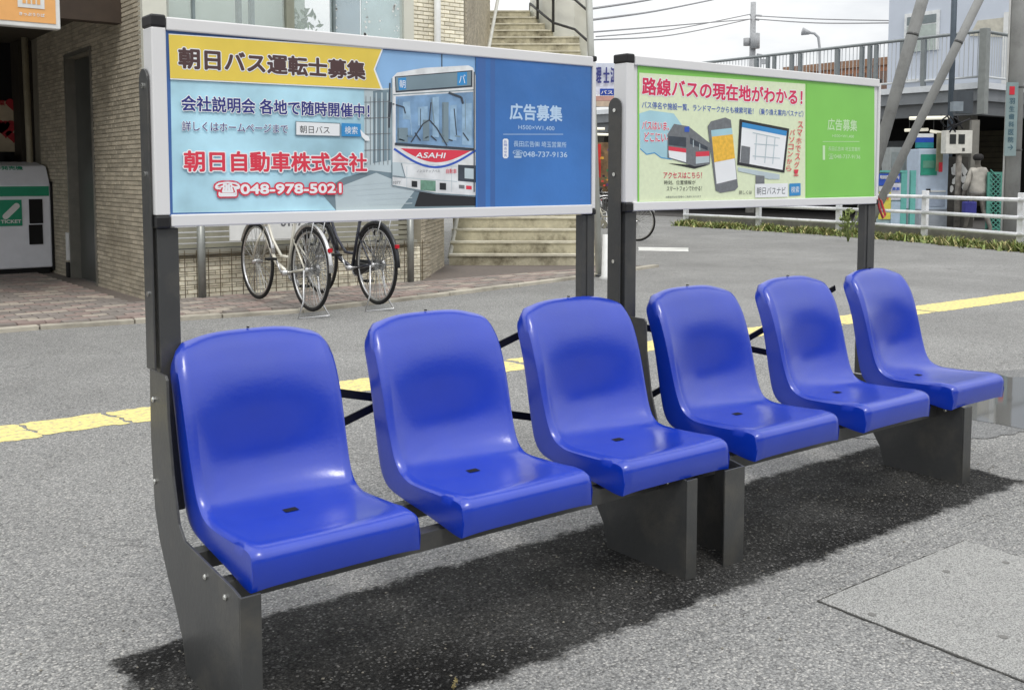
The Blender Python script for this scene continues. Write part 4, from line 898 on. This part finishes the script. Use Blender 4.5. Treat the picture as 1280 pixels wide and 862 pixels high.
# dark shop fronts under it
sh = thing('shop', 'dark shop front with brownish shutters under the elevated walkway', 'shop', (DX + 4, DY + 2, 0))
bx('back_wall', dark, sh, DX + 5.5, DX + 5.7, DY - 1, DY + DL, 0, 3.3); bx('side_wall', dark, sh, DX + 5.71, DX + DR, DY + 5, DY + 5.2, 0, 3.3)
olive = mat('shutter_olive', (62, 57, 42), .8, 0, .25, 4)
u = at(1217, 165, 0, DX + 5.3)
for k in range(14): bx('shutter_slat', olive, sh, DX + 5.35, DX + 5.42, at(1262, 200, 0, DX + 5.4).y, u.y, .4 + k * .17, .555 + k * .17)
bx('shop_panel', mat('shop_grey', (112, 118, 122), .7), sh, DX + 3.2, DX + 3.3, at(1130, 180, 0, DX + 3.2).y, at(1104, 180, 0, DX + 3.2).y, 1.2, 2.45)
bx('ground_floor', mat('walk_floor', (84, 82, 80), .9), sh, DX - 1.2, DX + DR, DY - 3, DY + DL, .002, .016)
lampm = mat('tube_lamp_white', (232, 228, 210), .4, 0, .02, emis=.55)
for (xa, ya, xb, yb_, d) in ((1137, 148, 1186, 147, 26.6), (1131, 163, 1160, 162, 29), (1163, 164, 1183, 167, 28.5), (744, 161, 756, 161, 36), (746, 168, 764, 168.5, 36)):
    a = dep(xa, ya, d); b = dep(xb, yb_, d); o = thing('tube_lamp', 'long fluorescent lamp under the walkway', 'lamp', a)
    MB().tube([a, b], .045, 8).build('tube', lampm, o, True); mb = MB()
    for t in (.2, .8): p = a.lerp(b, t); mb.tube([p, (p.x, p.y, 3.41 if p.x > DX else 2.96)], .01, 5)
    hg = mb.build('hanger', steel, o); hg['kind'] = 'stuff'
labs = ['longest tube lamp hanging under the walkway edge, above the blue sign', 'tube lamp just behind the leaning concrete strut under the walkway', 'short tube lamp between the strut and the white meter box', 'upper tube lamp seen between the two signboards', 'lower tube lamp seen between the two signboards']
for o, lb in zip([o for o in S.objects if o.name.startswith('tube_lamp')], labs): o['label'] = lb; o['group'] = 'tube lamps under the walkway'

# blue-white building beyond the walkway
bb_ = thing('blue_white_building', 'pale blue-white building beyond the walkway at the right', 'building', (30, 18, 0))
bwm = mat('pale_blue_wall', (198, 205, 216), .7, 0, .04, 1)
y1_ = at(1110, 60, 0, 30.5).y; y0_ = at(1225, 60, 0, 30.5).y
bx('wall', bwm, bb_, 30.5, 48, y0_ - 9, y1_, 3.9, 13)
def on(px, py): return at(px, py, 0, 30.45)
a = on(1131, 18); b = on(1173, 62)
wn2 = bx('window', mat('window_white', (222, 224, 224), .5), bb_, 30.44, 30.49, b.y, a.y, b.z, a.z)
bx('pane', mat('pane_grey_green', (172, 182, 176), .2), wn2, 30.42, 30.439, b.y + .1, a.y - .1, b.z, a.z - .42); bx('pane', mat('pane_dark', (118, 128, 130), .2), wn2, 30.42, 30.439, b.y + .1, a.y - .1, a.z - .38, a.z - .12)
a = on(1216, 22); b = on(1262, 110)
wn3 = MB().prism([(30.46, at(1212, 45, 0, 30.46).y, at(1212, 45, 0, 30.46).z), (30.46, at(1222, 26, 0, 30.46).y, at(1222, 26, 0, 30.46).z), (30.46, at(1256, 22, 0, 30.46).y, at(1256, 22, 0, 30.46).z), (30.46, at(1256, 47, 0, 30.46).y, at(1256, 47, 0, 30.46).z)], (.03, 0, 0)).build('awning', mat('awning_beige', (196, 192, 178), .7), bb_)
a = on(1255, 16); b = on(1263, 112); bx('door_frame', white, bb_, 30.44, 30.49, b.y, a.y, b.z, a.z)
for px_ in (1130, 1160): a = on(px_, 100); bx('sill', white, bb_, 30.40, 30.49, a.y - .5, a.y + .3, a.z - .06, a.z)
# brown building far behind
br_ = thing('brown_building', 'orange-brown low building far behind the walkway railing', 'building', (60, 40, 0))
ym = (at(985, 90, 0, 60).y, at(1115, 90, 0, 60).y)
bx('wall', mat('brown_tile', (172, 122, 92), .8, 0, .2, 1.2), br_, 60, 75, ym[1], ym[0], 0, at(1060, 86, 0, 60).z)
bx('roof_edge', mat('roof_edge', (150, 116, 92), .8), br_, 59.8, 75, ym[1], ym[0] + .3, at(1060, 86, 0, 60).z + .01, at(1060, 86, 0, 60).z + .5)
for k in range(9): yy = ym[1] + (ym[0] - ym[1]) * (k + .5) / 9; bx('window', mat('window_brown', (120, 96, 84), .5), br_, 59.93, 59.99, yy - .35, yy + .35, at(1060, 100, 0, 60).z - 1, at(1060, 93, 0, 60).z)

# ================================================================ guard rail, weeds, kerb on the far side
G0 = Vector((18.55, 7.2, 0)); gpts = [Vector(p) for p in ((18.3, 4.6, 0), (18.8, 7.0, 0), (19.1, 9.35, 0), (20.15, 11.9, 0), (20.7, 14.4, 0), (21.0, 17.0, 0), (21.1, 19.6, 0))]
for i in range(3, len(gpts)): pass
gr = thing('guard_rail', 'white three-rail guard rail along the far side of the road', 'guard rail', (19.1, 9.35, 0))
gw = mat('guard_white', (236, 238, 240), .45, 0, .05, 6, dirt=(168, 166, 156), dscale=5, damt=.5)
for i, p in enumerate(gpts): bx('post', gw, gr, p.x - .055, p.x + .055, p.y - .055, p.y + .055, 0, 1.06, .006)
for z in (.93, .60, .29):
    for a, b in zip(gpts, gpts[1:]): MB().tube([a + Z * z - X * .085, b + Z * z - X * .085], .038, 8).build('rail', gw, gr, True)
ck = MB()
for a, b in zip(gpts, gpts[1:]): 
    d = b - a; MB().obox(a - X * .02 + Vector((.08, 0, 0)), d * .995, X * .16, Z * .26).build('kerb_wall', conc)['kind'] = 'structure'
wd = MB(); wdm = mat('weed_green', (124, 138, 78), .7, 0, .3, 6, rnd=.45); wdm2 = mat('weed_dry', (182, 172, 122), .8, 0, .2, 6, rnd=.3)
wd2 = MB()
for a, b in zip(gpts, gpts[1:]):
    for k in range(1500):
        t = random.random(); off = random.gauss(-.28, .16); off = min(off, .04)
        cl = .5 + .5 * math.sin(t * 19 + a.y * 3) * math.sin(t * 7 + a.y); p = a.lerp(b, t) + X * off
        h = random.uniform(.05, .16) * (.5 + cl); an = random.uniform(0, 2 * PI); lean = Vector((math.cos(an), math.sin(an), 0)) * h * random.uniform(.3, 1.1); sd_ = Vector((-math.sin(an), math.cos(an), 0)) * random.uniform(.012, .03)
        (wd if random.random() < .72 else wd2).add([p - sd_, p + sd_, p + lean + sd_ * .8 + Z * h * .7, p + lean * 1.5 + Z * h], [(0, 1, 2, 3)])
o = wd.build('weeds', wdm); tag(o, 'green weeds growing along the foot of the white guard rail', 'weeds', kind='stuff')
o = wd2.build('dry_grass', wdm2); tag(o, 'dry yellowish grass among the weeds at the guard rail', 'grass', kind='stuff')
# taller weed by the green signboard post
def weed(name, label, base, h, M, nst, leaf, cat='plant'):
    o = thing(name, label, cat, base); base = Vector(base); stm_ = MB(); lv = MB()
    for k in range(nst):
        an = random.uniform(0, 6.3); tip = base + Vector((math.cos(an) * h * .25, math.sin(an) * h * .25, h * random.uniform(.7, 1)))
        mid = base.lerp(tip, .5) + Vector((random.uniform(-.1, .1) * h, 0, 0)); stm_.tube([base, mid, tip], [leaf * .12, leaf * .1, leaf * .05], 5)
        for q in range(7):
            p = base.lerp(tip, random.uniform(.25, 1)); d = Vector((random.uniform(-1, 1), random.uniform(-1, 1), random.uniform(-.2, .8))).normalized() * leaf; n = d.cross(Vector((random.random(), random.random(), .3))).normalized() * leaf * .35
            lv.add([p, p + d * .5 + n, p + d, p + d * .5 - n], [(0, 1, 2, 3)])
    s_ = stm_.build('stem', M, o, True); l_ = lv.build('leaves', M, o)
    if nst > 1: s_['kind'] = 'stuff'
    l_['kind'] = 'stuff'; return o
weed('tall_weed', 'tall leafy weed in front of the guard rail, left of the right bench post', gd(1060, 302), .75, wdm, 6, .12)
weed('dry_sprig', 'tiny dry sprig growing from the asphalt in front of the left bench', (1.503, 2.225, .0), .05, mat('sprig_straw', (172, 158, 112), .8), 4, .008)

# ---- concrete poles with struts
pcm = mat('pole_concrete', (160, 161, 160), .85, 0, .12, 4, bump=.2, dirt=(112, 112, 110), dscale=2, damt=.6)
b0 = gd(1262, 306); cp = thing('concrete_pole', 'upright concrete utility pole with a vertical advertising plate at the right edge', 'utility pole', b0)
MB().tube([b0, b0 + Z * 12], [.155, .125], 20).build('shaft', pcm, cp, True)
def vplate():
    d = 1 if True else 0; c0 = dep(1266, 103, (b0.x * math.cos(TH) + b0.y * math.sin(TH)) - .20); c1 = dep(1266, 195, (b0.x * math.cos(TH) + b0.y * math.sin(TH)) - .20)
    ex = RT.copy(); w2 = .115; n = Vector((-FW.x, -FW.y, 0)).normalized()
    MB().obox(Vector((c0.x, c0.y, c1.z)) - ex * w2 - n * .02, ex * w2 * 2, Z * (c0.z - c1.z), n * .02).build('advert_plate', mat('plate_pale_blue', (128, 146, 148), .5, 0, .1, 6), cp)
    o = Vector((c0.x, c0.y, c0.z)) + n * .004
    MB().obox(o - ex * .06 - Z * .24, ex * .1, Z * .16, n * .004).build('red_mark', mat('mark_red', (196, 36, 54), .5), cp)
    tm = MB(); 
    for k, ch in enumerate('羽生歯科医院→'): text_into(tm, ch, o - ex * .055 + Z * (-.42 - .15 * k), ex, Z, .11, .115, .03)
    tm.build('lettering', mat('plate_text', (70, 98, 110), .5), cp)['kind'] = 'stuff'
    for z_ in (c0.z - .1, c1.z + .1): MB().tube([Vector((b0.x, b0.y, z_)) + Z * q for q in (0, .04)], .162, 18).build('strap', steel, cp, True)
vplate()
MB().tube([b0 - RT * .175 + Z * .1, b0 - RT * .15 + Z * 12], .02, 6).build('conduit', white, cp, True)
def strut(name, label, p0, p1, r):
    o = thing(name, label, 'pole strut', p0); MB().tube([p0, p1], r, 16).build('shaft', pcm, o, True); MB().tube([p0.lerp(p1, .425), p0.lerp(p1, .43)], r * 1.03, 16).build('band', steel, o, True); return o
sa = dep(1086, 235, 23.5); sb_ = dep(1153, 0, 23.5); d = (sb_ - sa).normalized(); base = sa - d * (sa.z / d.z)
strut('leaning_strut', 'thick leaning concrete strut just right of the green signboard', base, base + d * 11, .135)
sa = dep(1118, 216, 22.6); sb_ = dep(1224, 0, 22.6); d = (sb_ - sa).normalized(); base = sa - d * (sa.z / d.z)
strut('leaning_strut', 'slimmer leaning concrete strut crossing in front of the lamps and the thin dark pole', base, base + d * 11, .095)
# thin dark pole with boxes
tp0 = dep(1184, 270, 26.9); tp0.z = 0; tpp = thing('cable_pole', 'thin dark steel pole with cable boxes above the white meter box', 'pole', tp0)
MB().tube([tp0, tp0 + Z * 9], .075, 12).build('shaft', mat('pole_blue_grey', (78, 88, 98), .5, .3), tpp, True)
e = RT; nf = Vector((-FW.x, -FW.y, 0)).normalized()
def fbox(name, M, par, px0, py0, px1, py1, d, dp_=.3, bevel=0):
    a = dep(px0, py0, d); b = dep(px1, py1, d); mb = MB(); mb.obox(Vector((a.x, a.y, b.z)), e * (b - a).dot(e), Z * (a.z - b.z), -nf * dp_); return mb.build(name, M, par, bevel=bevel)
fbox('cable_box', mat('box_grey', (132, 142, 150), .5), tpp, 1192, 127, 1204, 139, 25.3, .2); fbox('cable_box', mat('box_dark', (66, 72, 78), .5), tpp, 1196, 113, 1216, 142, 25.6, .2)
for k in range(7):
    a = dep(random.uniform(1178, 1216), random.uniform(140, 150), 25.2); b = dep(random.uniform(1182, 1205), random.uniform(158, 166), 25.2); m_ = a.lerp(b, .5) + e * random.uniform(-.3, .3)
    MB().tube([a, a.lerp(m_, .6), m_, b], .02, 5).build('cable', mat('cable_black', (26, 26, 30), .6), tpp, True)
mt_ = dep(1199, 250, 25.2); mt_.z = 0
mbx = thing('meter_box', 'white electric meter box with two dark windows on a grey post', 'meter box', mt_)
fbox('box', mat('meter_white', (214, 212, 204), .5), mbx, 1183, 163, 1215, 192, 25.2, .3, .01)
for a in (1187.5, 1198.5): fbox('meter_window', mat('meter_dark', (46, 48, 48), .3), mbx, a, 168, a + 7.5, 180, 25.19, .009)
fbox('lock', steel, mbx, 1203, 185, 1206, 189, 25.19, .009)
MB().tube([mt_ - nf * .1, mt_ - nf * .1 + Z * 2.0], .07, 10).build('post', mat('post_mottled', (118, 114, 108), .9, 0, .5, 6), mbx, True)
fbox('side_post', mat('side_post_grey', (124, 122, 116), .8), mbx, 1215, 150, 1221, 260, 25.4, .12)
# ---- vending machine, poster stand, signs
vm_ = thing('photo_booth_machine', 'pale blue and white machine with green panel behind the guard rail', 'vending machine', tuple(dep(1165, 250, 25.8).xy) + (0,))
vmm = mat('machine_pale', (186, 200, 218), .5, 0, .06); 
vb = fbox('body', vmm, vm_, 1149, 186, 1184, 262, 25.8, .8, .02)
a = dep(1149, 262, 25.8); b = dep(1184, 262, 25.8); MB().obox(Vector((a.x, a.y, 0)), e * (b - a).dot(e), Z * a.z, -nf * .8).build('base', mat('machine_base', (150, 156, 164), .5), vm_)
fbox('green_panel', mat('panel_teal', (44, 148, 124), .5, 0, .12, 8), vm_, 1151.5, 193, 1171, 219, 25.78, .02); fbox('panel_print', mat('print_dim', (96, 152, 130), .5), vm_, 1154, 201, 1168, 210, 25.77, .01)
fbox('label_strip', white, vm_, 1153, 238, 1182, 240, 25.78, .02); fbox('coin_slot', dark, vm_, 1158, 236, 1163, 240.5, 25.77, .02); fbox('hatch', mat('hatch_grey', (150, 162, 180), .5), vm_, 1153, 246, 1181, 258, 25.78, .02)
fbox('side_board', mat('board_olive', (132, 128, 104), .7), vm_, 1172, 166, 1178, 214, 25.6, .05); fbox('red_tag', mat('mark_red', (0, 0, 0)), vm_, 1174, 203, 1178, 215, 25.58, .02)
bs = thing('blue_sign', 'blue and green shop sign above the pale machine', 'sign', tuple(dep(1160, 178, 26.5)))
fbox('blue_face', mat('sign_blue', (28, 70, 168), .5), bs, 1146, 172, 1167, 178, 26.5, .1); fbox('green_face', mat('sign_teal', (30, 128, 128), .5), bs, 1146, 178.2, 1167, 185, 26.5, .1); fbox('white_strip', white, bs, 1146, 167, 1167, 171.8, 26.5, .1); fbox('blue_post', mat('sign_blue', (0, 0, 0)), bs, 1173, 168, 1176, 181, 26.6, .1)
gv = thing('grey_cabinet', 'pale grey cabinet behind the leaning struts', 'cabinet', tuple(dep(1122, 250, 27).xy) + (0,)); fbox('body', mat('cabinet_grey', (158, 164, 164), .6), gv, 1113, 184, 1134, 285, 27, .6); fbox('door', mat('cabinet_door', (138, 146, 146), .6), gv, 1115, 190, 1131, 230, 26.98, .015)
pst = thing('poster_stand', 'turquoise framed notice stand with yellow and blue posters behind the guard rail', 'notice board', tuple(dep(1115, 250, 24.5).xy) + (0,))
teal = mat('turquoise_frame', (104, 178, 170), .6, 0, .06)
fbox('panel', mat('panel_pale', (182, 206, 212), .6), pst, 1098, 215, 1130, 292, 24.5, .06)
for a, b in ((1127, 1132), (1139, 1143)): fbox('frame_post', teal, pst, a, 213, b, 293, 24.45, .1)
fbox('frame_bar', teal, pst, 1096, 213, 1133, 215.5, 24.44, .09)
for (x0, y0, x1, y1, c, nm) in ((1098.5, 217, 1112, 232, (54, 92, 196), 'blue'), (1113.5, 217, 1125, 228, (70, 96, 190), 'blue2'), (1099, 240, 1113, 274, (226, 216, 88), 'yellow'), (1114, 229, 1126, 250, (214, 214, 224), 'lilac'), (1099, 233, 1112, 239, (224, 226, 230), 'white'), (1114, 252, 1126, 284, (176, 196, 214), 'pale')):
    fbox('poster', mat('notice_' + nm, c, .6, 0, .1, 10), pst, x0, y0, x1, y1, 24.46, .02)
for (x0, y0, x1, y1, t_, m_) in ((1100, 219, 1111, 224, '時刻表', white), (1101, 244, 1111, 250, '特売', RED), (1115, 219, 1124, 224, '案内', white), (1115, 234, 1125, 238, '募集', PBL)):
    a = dep(x0, y1, 24.43); b = dep(x1, y0, 24.43); tm = MB(); text_into(tm, t_, a, e, Z, (b - a).dot(e), b.z - a.z, .03); tm.build('lettering', m_, pst)['kind'] = 'stuff'
tf = thing('lattice_fence', 'turquoise lattice fence panel beside the walking person', 'fence', tuple(dep(1246, 270, 24.8).xy) + (0,))
teal2 = mat('turquoise_lattice', (78, 140, 126), .6)
for a, b in ((1235, 1238), (1251, 1254)): fbox('frame_post', teal2, tf, a, 215, b, 290, 24.8, .05)
for a, b in ((215, 218), (284, 287)): fbox('frame_bar', teal2, tf, 1238.2, a, 1250.8, b, 24.8, .05)
lt = MB()
for k in range(-1, 12):
    for s_ in (1, -1):
        a = dep(1238, 218 + k * 6 + (0 if s_ > 0 else 13), 24.79); b = dep(1251, 218 + k * 6 + (13 if s_ > 0 else 0), 24.79)
        if a.z > 2 or b.z > 1.5: continue
        o_ = MB().tube([a, b], .014, 4).build('lattice_bar', teal2, tf)
fbox('backing', mat('lattice_dark', (28, 44, 42), .8), tf, 1238, 218, 1251, 285, 25.0, .03)
wp = thing('spray_paint_board', 'dark board with white splashes below the meter box', 'board', tuple(dep(1200, 230, 25.9).xy) + (0,))
fbox('board', mat('board_dark', (70, 68, 64), .8, 0, .3, 5), wp, 1186, 196, 1216, 284, 25.9, .05)
sp2 = MB()
for k in range(26):
    px_, py_ = 1199 + random.gauss(0, 5), random.uniform(205, 238); c = dep(px_, py_, 25.88); r_ = random.uniform(.03, .09)
    sp2.flat([c + e * (r_ * math.cos(t) * random.uniform(.6, 1.2)) + Z * (r_ * 1.5 * math.sin(t)) + nf * .0006 * k for t in [q * PI / 4 for q in range(8)]])
sp2.build('white_splashes', white, wp)['kind'] = 'stuff'

# ---- bollard, far bicycles and stalls between the two signboards
p = gd(749, 345); dp0 = p.x * math.cos(TH) + p.y * math.sin(TH); q = dep(735, -30, dp0)
bl = thing('white_pole', 'pale metal pole rising just beyond the right edge of the left signboard', 'pole', p)
MB().tube([p, q + (q - p) * .6], .048, 14).build('shaft', mat('pole_pale', (196, 198, 192), .4, .3, .1, 4, dirt=(150, 148, 136)), bl, True); MB().tube([p, p + Z * .03], .11, 16).build('base', steel, bl, True)
p = gd(758, 349); sp_w = thing('white_short_post', 'short white tapered post right of the pale bollard', 'post', p); MB().tube([p, p + Z * .05, p + Z * .6], [.13, .07, .055], 14).build('shaft', white, sp_w, True)
ss = thing('station_name_sign', 'white sign with dark blue characters above the walkway between the signboards', 'sign', dep(756, 96, 34))
fbox('face', mat('sign_white', (214, 220, 234), .5), ss, 736, 79, 800, 118, 34, .1); fbox('blue_band', mat('sign_blue', (0, 0, 0)), ss, 750, 111, 800, 119.5, 33.98, .05)
for (x0, x1, y0, y1, t_, m_) in ((745, 752, 84, 104, '理', NAVY), (754, 762, 84, 104, '士', NAVY), (763, 770, 84, 104, '江', NAVY), (751, 766, 113, 118, 'バス', white)):
    a = dep(x0, y1, 33.93); b = dep(x1, y0, 33.93); tm = MB(); text_into(tm, t_, a, e, Z, (b - a).dot(e), b.z - a.z, .03); tm.build('lettering', m_, ss)['kind'] = 'stuff'
cn = thing('shop_canopy', 'faded pink and beige canopy strip under the white sign', 'canopy', dep(755, 125, 33.5)); fbox('upper_strip', mat('canopy_pink', (196, 150, 140), .7), cn, 736, 120, 790, 126, 33.5, .3); fbox('lower_strip', mat('canopy_beige', (196, 176, 156), .7), cn, 736, 126.3, 790, 133, 33.5, .3)
stl = thing('market_stall', 'colourful stall goods with a red banner seen between the signboards', 'stall', tuple(dep(755, 220, 31).xy) + (0,))
fbox('backdrop', mat('stall_backdrop', (120, 98, 70), .8, 0, .5, 5), stl, 742, 178, 775, 240, 31.5, .1); fbox('red_banner', mat('banner_red', (196, 44, 40), .7), stl, 744, 180, 751, 222, 31.3, .03)
for k in range(26):
    px_, py_ = random.uniform(750, 772), random.uniform(182, 232); s_ = random.uniform(1.6, 3.6)
    c = random.choice([(206, 70, 60), (216, 160, 60), (46, 40, 48), (224, 220, 214), (90, 60, 110), (60, 110, 70)])
    fbox('stall_goods', mat('goods_%d_%d_%d' % c, c, .7), stl, px_, py_, px_ + s_, py_ + s_, 31.1 + .02 * (k % 5) - .01 * k, .15)
def bike_simple(label, p, rz, col):
    o = [q for q in S.objects if q.name == 'bicycle'][0]; c = copy_tree(o); c.location = p; c.rotation_euler = (0, 0, rz); c['label'] = label; c['group'] = 'bicycles parked beyond the signboards'; return c
bike_simple('bicycle parked behind the post between the two signboards, front wheel showing below the green board', (15.2 - 1.27 * math.cos(math.radians(-68)), 15.5 - 1.27 * math.sin(math.radians(-68)), .0), math.radians(-68), None)
bike_simple('farther bicycle seen through the gap between the two signboards', (*gd(757, 285).xy, .0), math.radians(150), None)
bike_simple('bicycle standing half hidden left of the gap bicycle, beyond the left signboard post', (*gd(748, 275).xy, .0), math.radians(60), None)

# ================================================================ far pole, lamp, wires
up0 = dep(940, 100, 70); up0.z = 0; upo = thing('utility_pole', 'distant grey utility pole rising above the green signboard', 'utility pole', up0); fpm = mat('far_pole_grey', (168, 170, 172), .8)
MB().tube([up0, (up0.x, up0.y, dep(940, 3, 70).z)], [.3, .18], 10).build('shaft', fpm, upo, True)
for py_, w_ in ((19, 12), (24, 9)): a = dep(940 - w_ * .2, py_, 70); b = dep(940 + w_, py_ + 1, 70); MB().tube([a, b], .07, 6).build('cross_arm', fpm, upo)
a = dep(944, 42, 69.7); MB().tube([a, a - Z * 1.0], .32, 10).build('transformer', fpm, upo, True)
a = dep(934, 48, 70); MB().tube([a, a - Z * .5], .25, 8).build('transformer', fpm, upo, True)
lp = dep(1025, 120, 55); lp.z = 0; lo = thing('street_lamp', 'slender street lamp with curved arm beyond the railing', 'street lamp', lp)
ps = [dep(1025, 110, 55), dep(1024.5, 60, 55), dep(1023, 47, 55), dep(1018, 42, 55), dep(1011, 41, 55)]
MB().tube([lp] + ps, .07, 8).build('pole', fpm, lo, True); MB().tube([dep(1012, 41.3, 55), dep(1003, 39.5, 55)], [.1, .22], 8).build('lamp_head', fpm, lo, True)
u2 = dep(951, 100, 50); u2.z = 0; sm = thing('signal_mast', 'thin mast with a small signal head behind the walkway railing', 'mast', u2); MB().tube([u2, dep(951, 68, 50)], .05, 6).build('shaft', fpm, sm); MB().tube([dep(946, 68, 50), dep(956, 70, 50)], .05, 6).build('arm', fpm, sm); fbox('signal_head', fpm, sm, 952, 74, 958, 80, 50, .2)
wlab = ['highest overhead wire crossing the sky between the signboards', 'second overhead wire below the highest one', 'lowest faint wire meeting the distant pole from the left', 'middle faint wire meeting the distant pole from the left', 'wire leaving the distant pole to the right', 'lower wire leaving the distant pole to the right', 'thin wire just above the sign between the signboards']
wires = [((740, 11, 30), (800, 2, 36), (860, -9, 42)), ((740, 25, 30), (820, 14, 40), (900, -2, 50)), ((742, 50, 50), (840, 44, 60), (938, 24, 70)), ((745, 46, 50), (840, 37, 60), (938, 18, 70)),
         ((943, 20, 70), (1020, 24, 62), (1112, 26, 54)), ((943, 24, 70), (1020, 29, 62), (1112, 29, 54)), ((740, 40, 40), (770, 38, 44), (940, 24, 70))]
for lb, wv in zip(wlab, wires):
    P_ = catmull([tuple(dep(*q)) for q in wv], 6); o = MB().tube(P_, .035, 5).build('overhead_wire', mat('wire_grey', (150, 150, 152), .7)); tag(o, lb, 'wire', 'overhead wires')

# red tie on the corner of the green board
rt_ = thing('red_reflective_tag', 'small red tag tied to the lower right corner of the green signboard', 'tag', (4.607, 2.98, 1.25))
MB().tube([(4.597, 2.98, 1.295), (4.637, 2.98, 1.265), (4.677, 2.98, 1.195), (4.657, 2.98, 1.18), (4.622, 2.98, 1.23)], .006, 6, closed=True).build('loop', mat('tag_red', (196, 70, 70), .5), rt_, True)

# ================================================================ person walking away behind the guard rail
pd = 25.0; pb = dep(1221, 285, pd); pb.z = 0.0
PE = thing('person', 'person in a light grey jacket and pale trousers walking away behind the guard rail', 'person', pb)
def skin(name, pts, edges, M, sub=2):
    me = bpy.data.meshes.new(name); me.from_pydata([p for p, r in pts], edges, []); o = put(name, me, M, PE)
    o.rotation_euler = (0, 0, math.atan2(RT.y, RT.x))
    md = o.modifiers.new('s', 'SKIN'); md.use_smooth_shade = True
    for i, (p, r) in enumerate(pts): me.skin_vertices[0].data[i].radius = r if isinstance(r, tuple) else (r, r)
    me.skin_vertices[0].data[0].use_root = True
    s_ = o.modifiers.new('u', 'SUBSURF'); s_.levels = sub; s_.render_levels = sub; return o
k = 1.86 / 1.7
def sc(l): return [(tuple(c * k for c in p), (tuple(c * k for c in r) if isinstance(r, tuple) else r * k)) for p, r in l]
# x to the right, y away from the camera, z up; walking to the left and away
body = sc([((0, 0, .92), (.15, .11)), ((0, 0, 1.12), (.14, .10)), ((-.02, 0, 1.34), (.14, .09)), ((-.02, .01, 1.45), (.07, .06)), ((-.03, .0, 1.52), .055), ((-.04, -.01, 1.60), (.078, .095)), ((-.04, 0, 1.68), (.06, .075)),
           ((-.09, .0, .85), .095), ((-.14, .12, .48), .065), ((-.17, .20, .12), .045), ((-.20, .24, .04), .04), ((-.27, .36, .03), .035),
           ((.09, 0, .85), .095), ((.12, -.06, .48), .065), ((.17, -.26, .14), .045), ((.17, -.28, .05), .042), ((.13, -.20, .03), .035),
           ((-.15, .02, 1.38), .05), ((-.24, .0, 1.12), .042), ((-.27, .10, .90), .032), ((-.275, .13, .80), .028),
           ((.13, .0, 1.38), .05), ((.235, -.06, 1.12), .042), ((.24, -.02, .90), .032), ((.24, .0, .80), .028)])
be = [(0, 1), (1, 2), (2, 3), (3, 4), (4, 5), (5, 6), (0, 7), (7, 8), (8, 9), (9, 10), (10, 11), (0, 12), (12, 13), (13, 14), (14, 15), (15, 16), (2, 17), (17, 18), (18, 19), (19, 20), (2, 21), (21, 22), (22, 23), (23, 24)]
bo = skin('body', body, be, mat('trousers_grey', (112, 108, 102), .95, 0, .3, 7, bump=.8, bscale=9))
jk = skin('jacket', sc([((0, 0, .80), (.235, .15)), ((0, 0, .98), (.21, .14)), ((-.01, 0, 1.15), (.195, .13)), ((-.02, 0, 1.32), (.185, .12)), ((-.02, .0, 1.44), (.085, .075)), ((-.155, .02, 1.37), .07), ((-.24, .0, 1.12), .066), ((-.27, .09, .91), .05), ((.13, 0, 1.37), .075), ((.235, -.06, 1.12), .066), ((.24, -.02, .92), .05)]),
     [(0, 1), (1, 2), (2, 3), (3, 4), (3, 5), (5, 6), (6, 7), (3, 8), (8, 9), (9, 10)], mat('jacket_light_grey', (168, 164, 156), .95, 0, .3, 5, bump=1.0, bscale=9))
skin('hair', sc([((-.03, -.03, 1.57), (.10, .10)), ((-.035, -.025, 1.66), (.115, .13)), ((-.035, -.01, 1.74), (.085, .095))]), [(0, 1), (1, 2)], mat('hair_black', (28, 26, 26), .7))
for pts_ in ([((-.20, .24, .05), .05), ((-.28, .37, .04), .045)], [((.17, -.28, .06), .052), ((.12, -.18, .04), .046)]): skin('shoe', sc(pts_), [(0, 1)], mat('shoe_black', (26, 26, 28), .6))
for sx in (-.275, .24):
    for f_ in range(4): skin('hand_finger', sc([((sx + .012 * (f_ - 1.5), .13 if sx < 0 else 0, .80), .009), ((sx + .012 * (f_ - 1.5), .145 if sx < 0 else .015, .73 + .006 * abs(f_ - 1.3)), .007)]), [(0, 1)], mat('skin_tone', (196, 150, 122), .6), 1)
    skin('hand_thumb', sc([((sx - .01, .15 if sx < 0 else .02, .80), .010), ((sx - .02, .19 if sx < 0 else .05, .765), .008)]), [(0, 1)], mat('skin_tone', (0, 0, 0)), 1)
bg_ = thing('blue_bag', 'dark blue shopping bag hanging from the hand of the walking person', 'bag', pb + RT * -.36 + Z * .55)
fbox('bag_body', mat('bag_blue', (48, 50, 128), .7), bg_, 1206, 252, 1221, 269, pd - .35, .18, .03)
hl = dep(1210, 252, pd - .4); hr_ = dep(1217, 252, pd - .4); MB().tube([hl, hl.lerp(hr_, .5) + Z * .12, hr_], .012, 6).build('bag_handle', mat('bag_blue', (0, 0, 0)), bg_, True)

# grit, specks of gum and dead leaf bits on the asphalt near the bench
gr_ = MB(); gm_ = mat('grit', (120, 116, 106), .9, 0, .3, 30, rnd=.5)
for k in range(700):
    x = random.uniform(.2, 5.2); y = random.choice([random.gauss(2.4, .35), random.gauss(2.75, .25), random.uniform(1.2, 5.5)]); r_ = random.uniform(.0015, .0045); an = random.uniform(0, 6)
    c = Vector((x, y, .004)); d = Vector((math.cos(an), math.sin(an), 0)) * r_; n = Vector((-d.y, d.x, 0)) * random.uniform(.5, 1); u = Vector((0, 0, r_ * .8))
    gr_.add([c - d - n, c + d - n, c + d + n, c - d + n, c + u], [(0, 1, 4), (1, 2, 4), (2, 3, 4), (3, 0, 4)])
tag(gr_.build('grit', gm_), 'loose grit scattered on the asphalt around the benches', 'grit', kind='stuff')
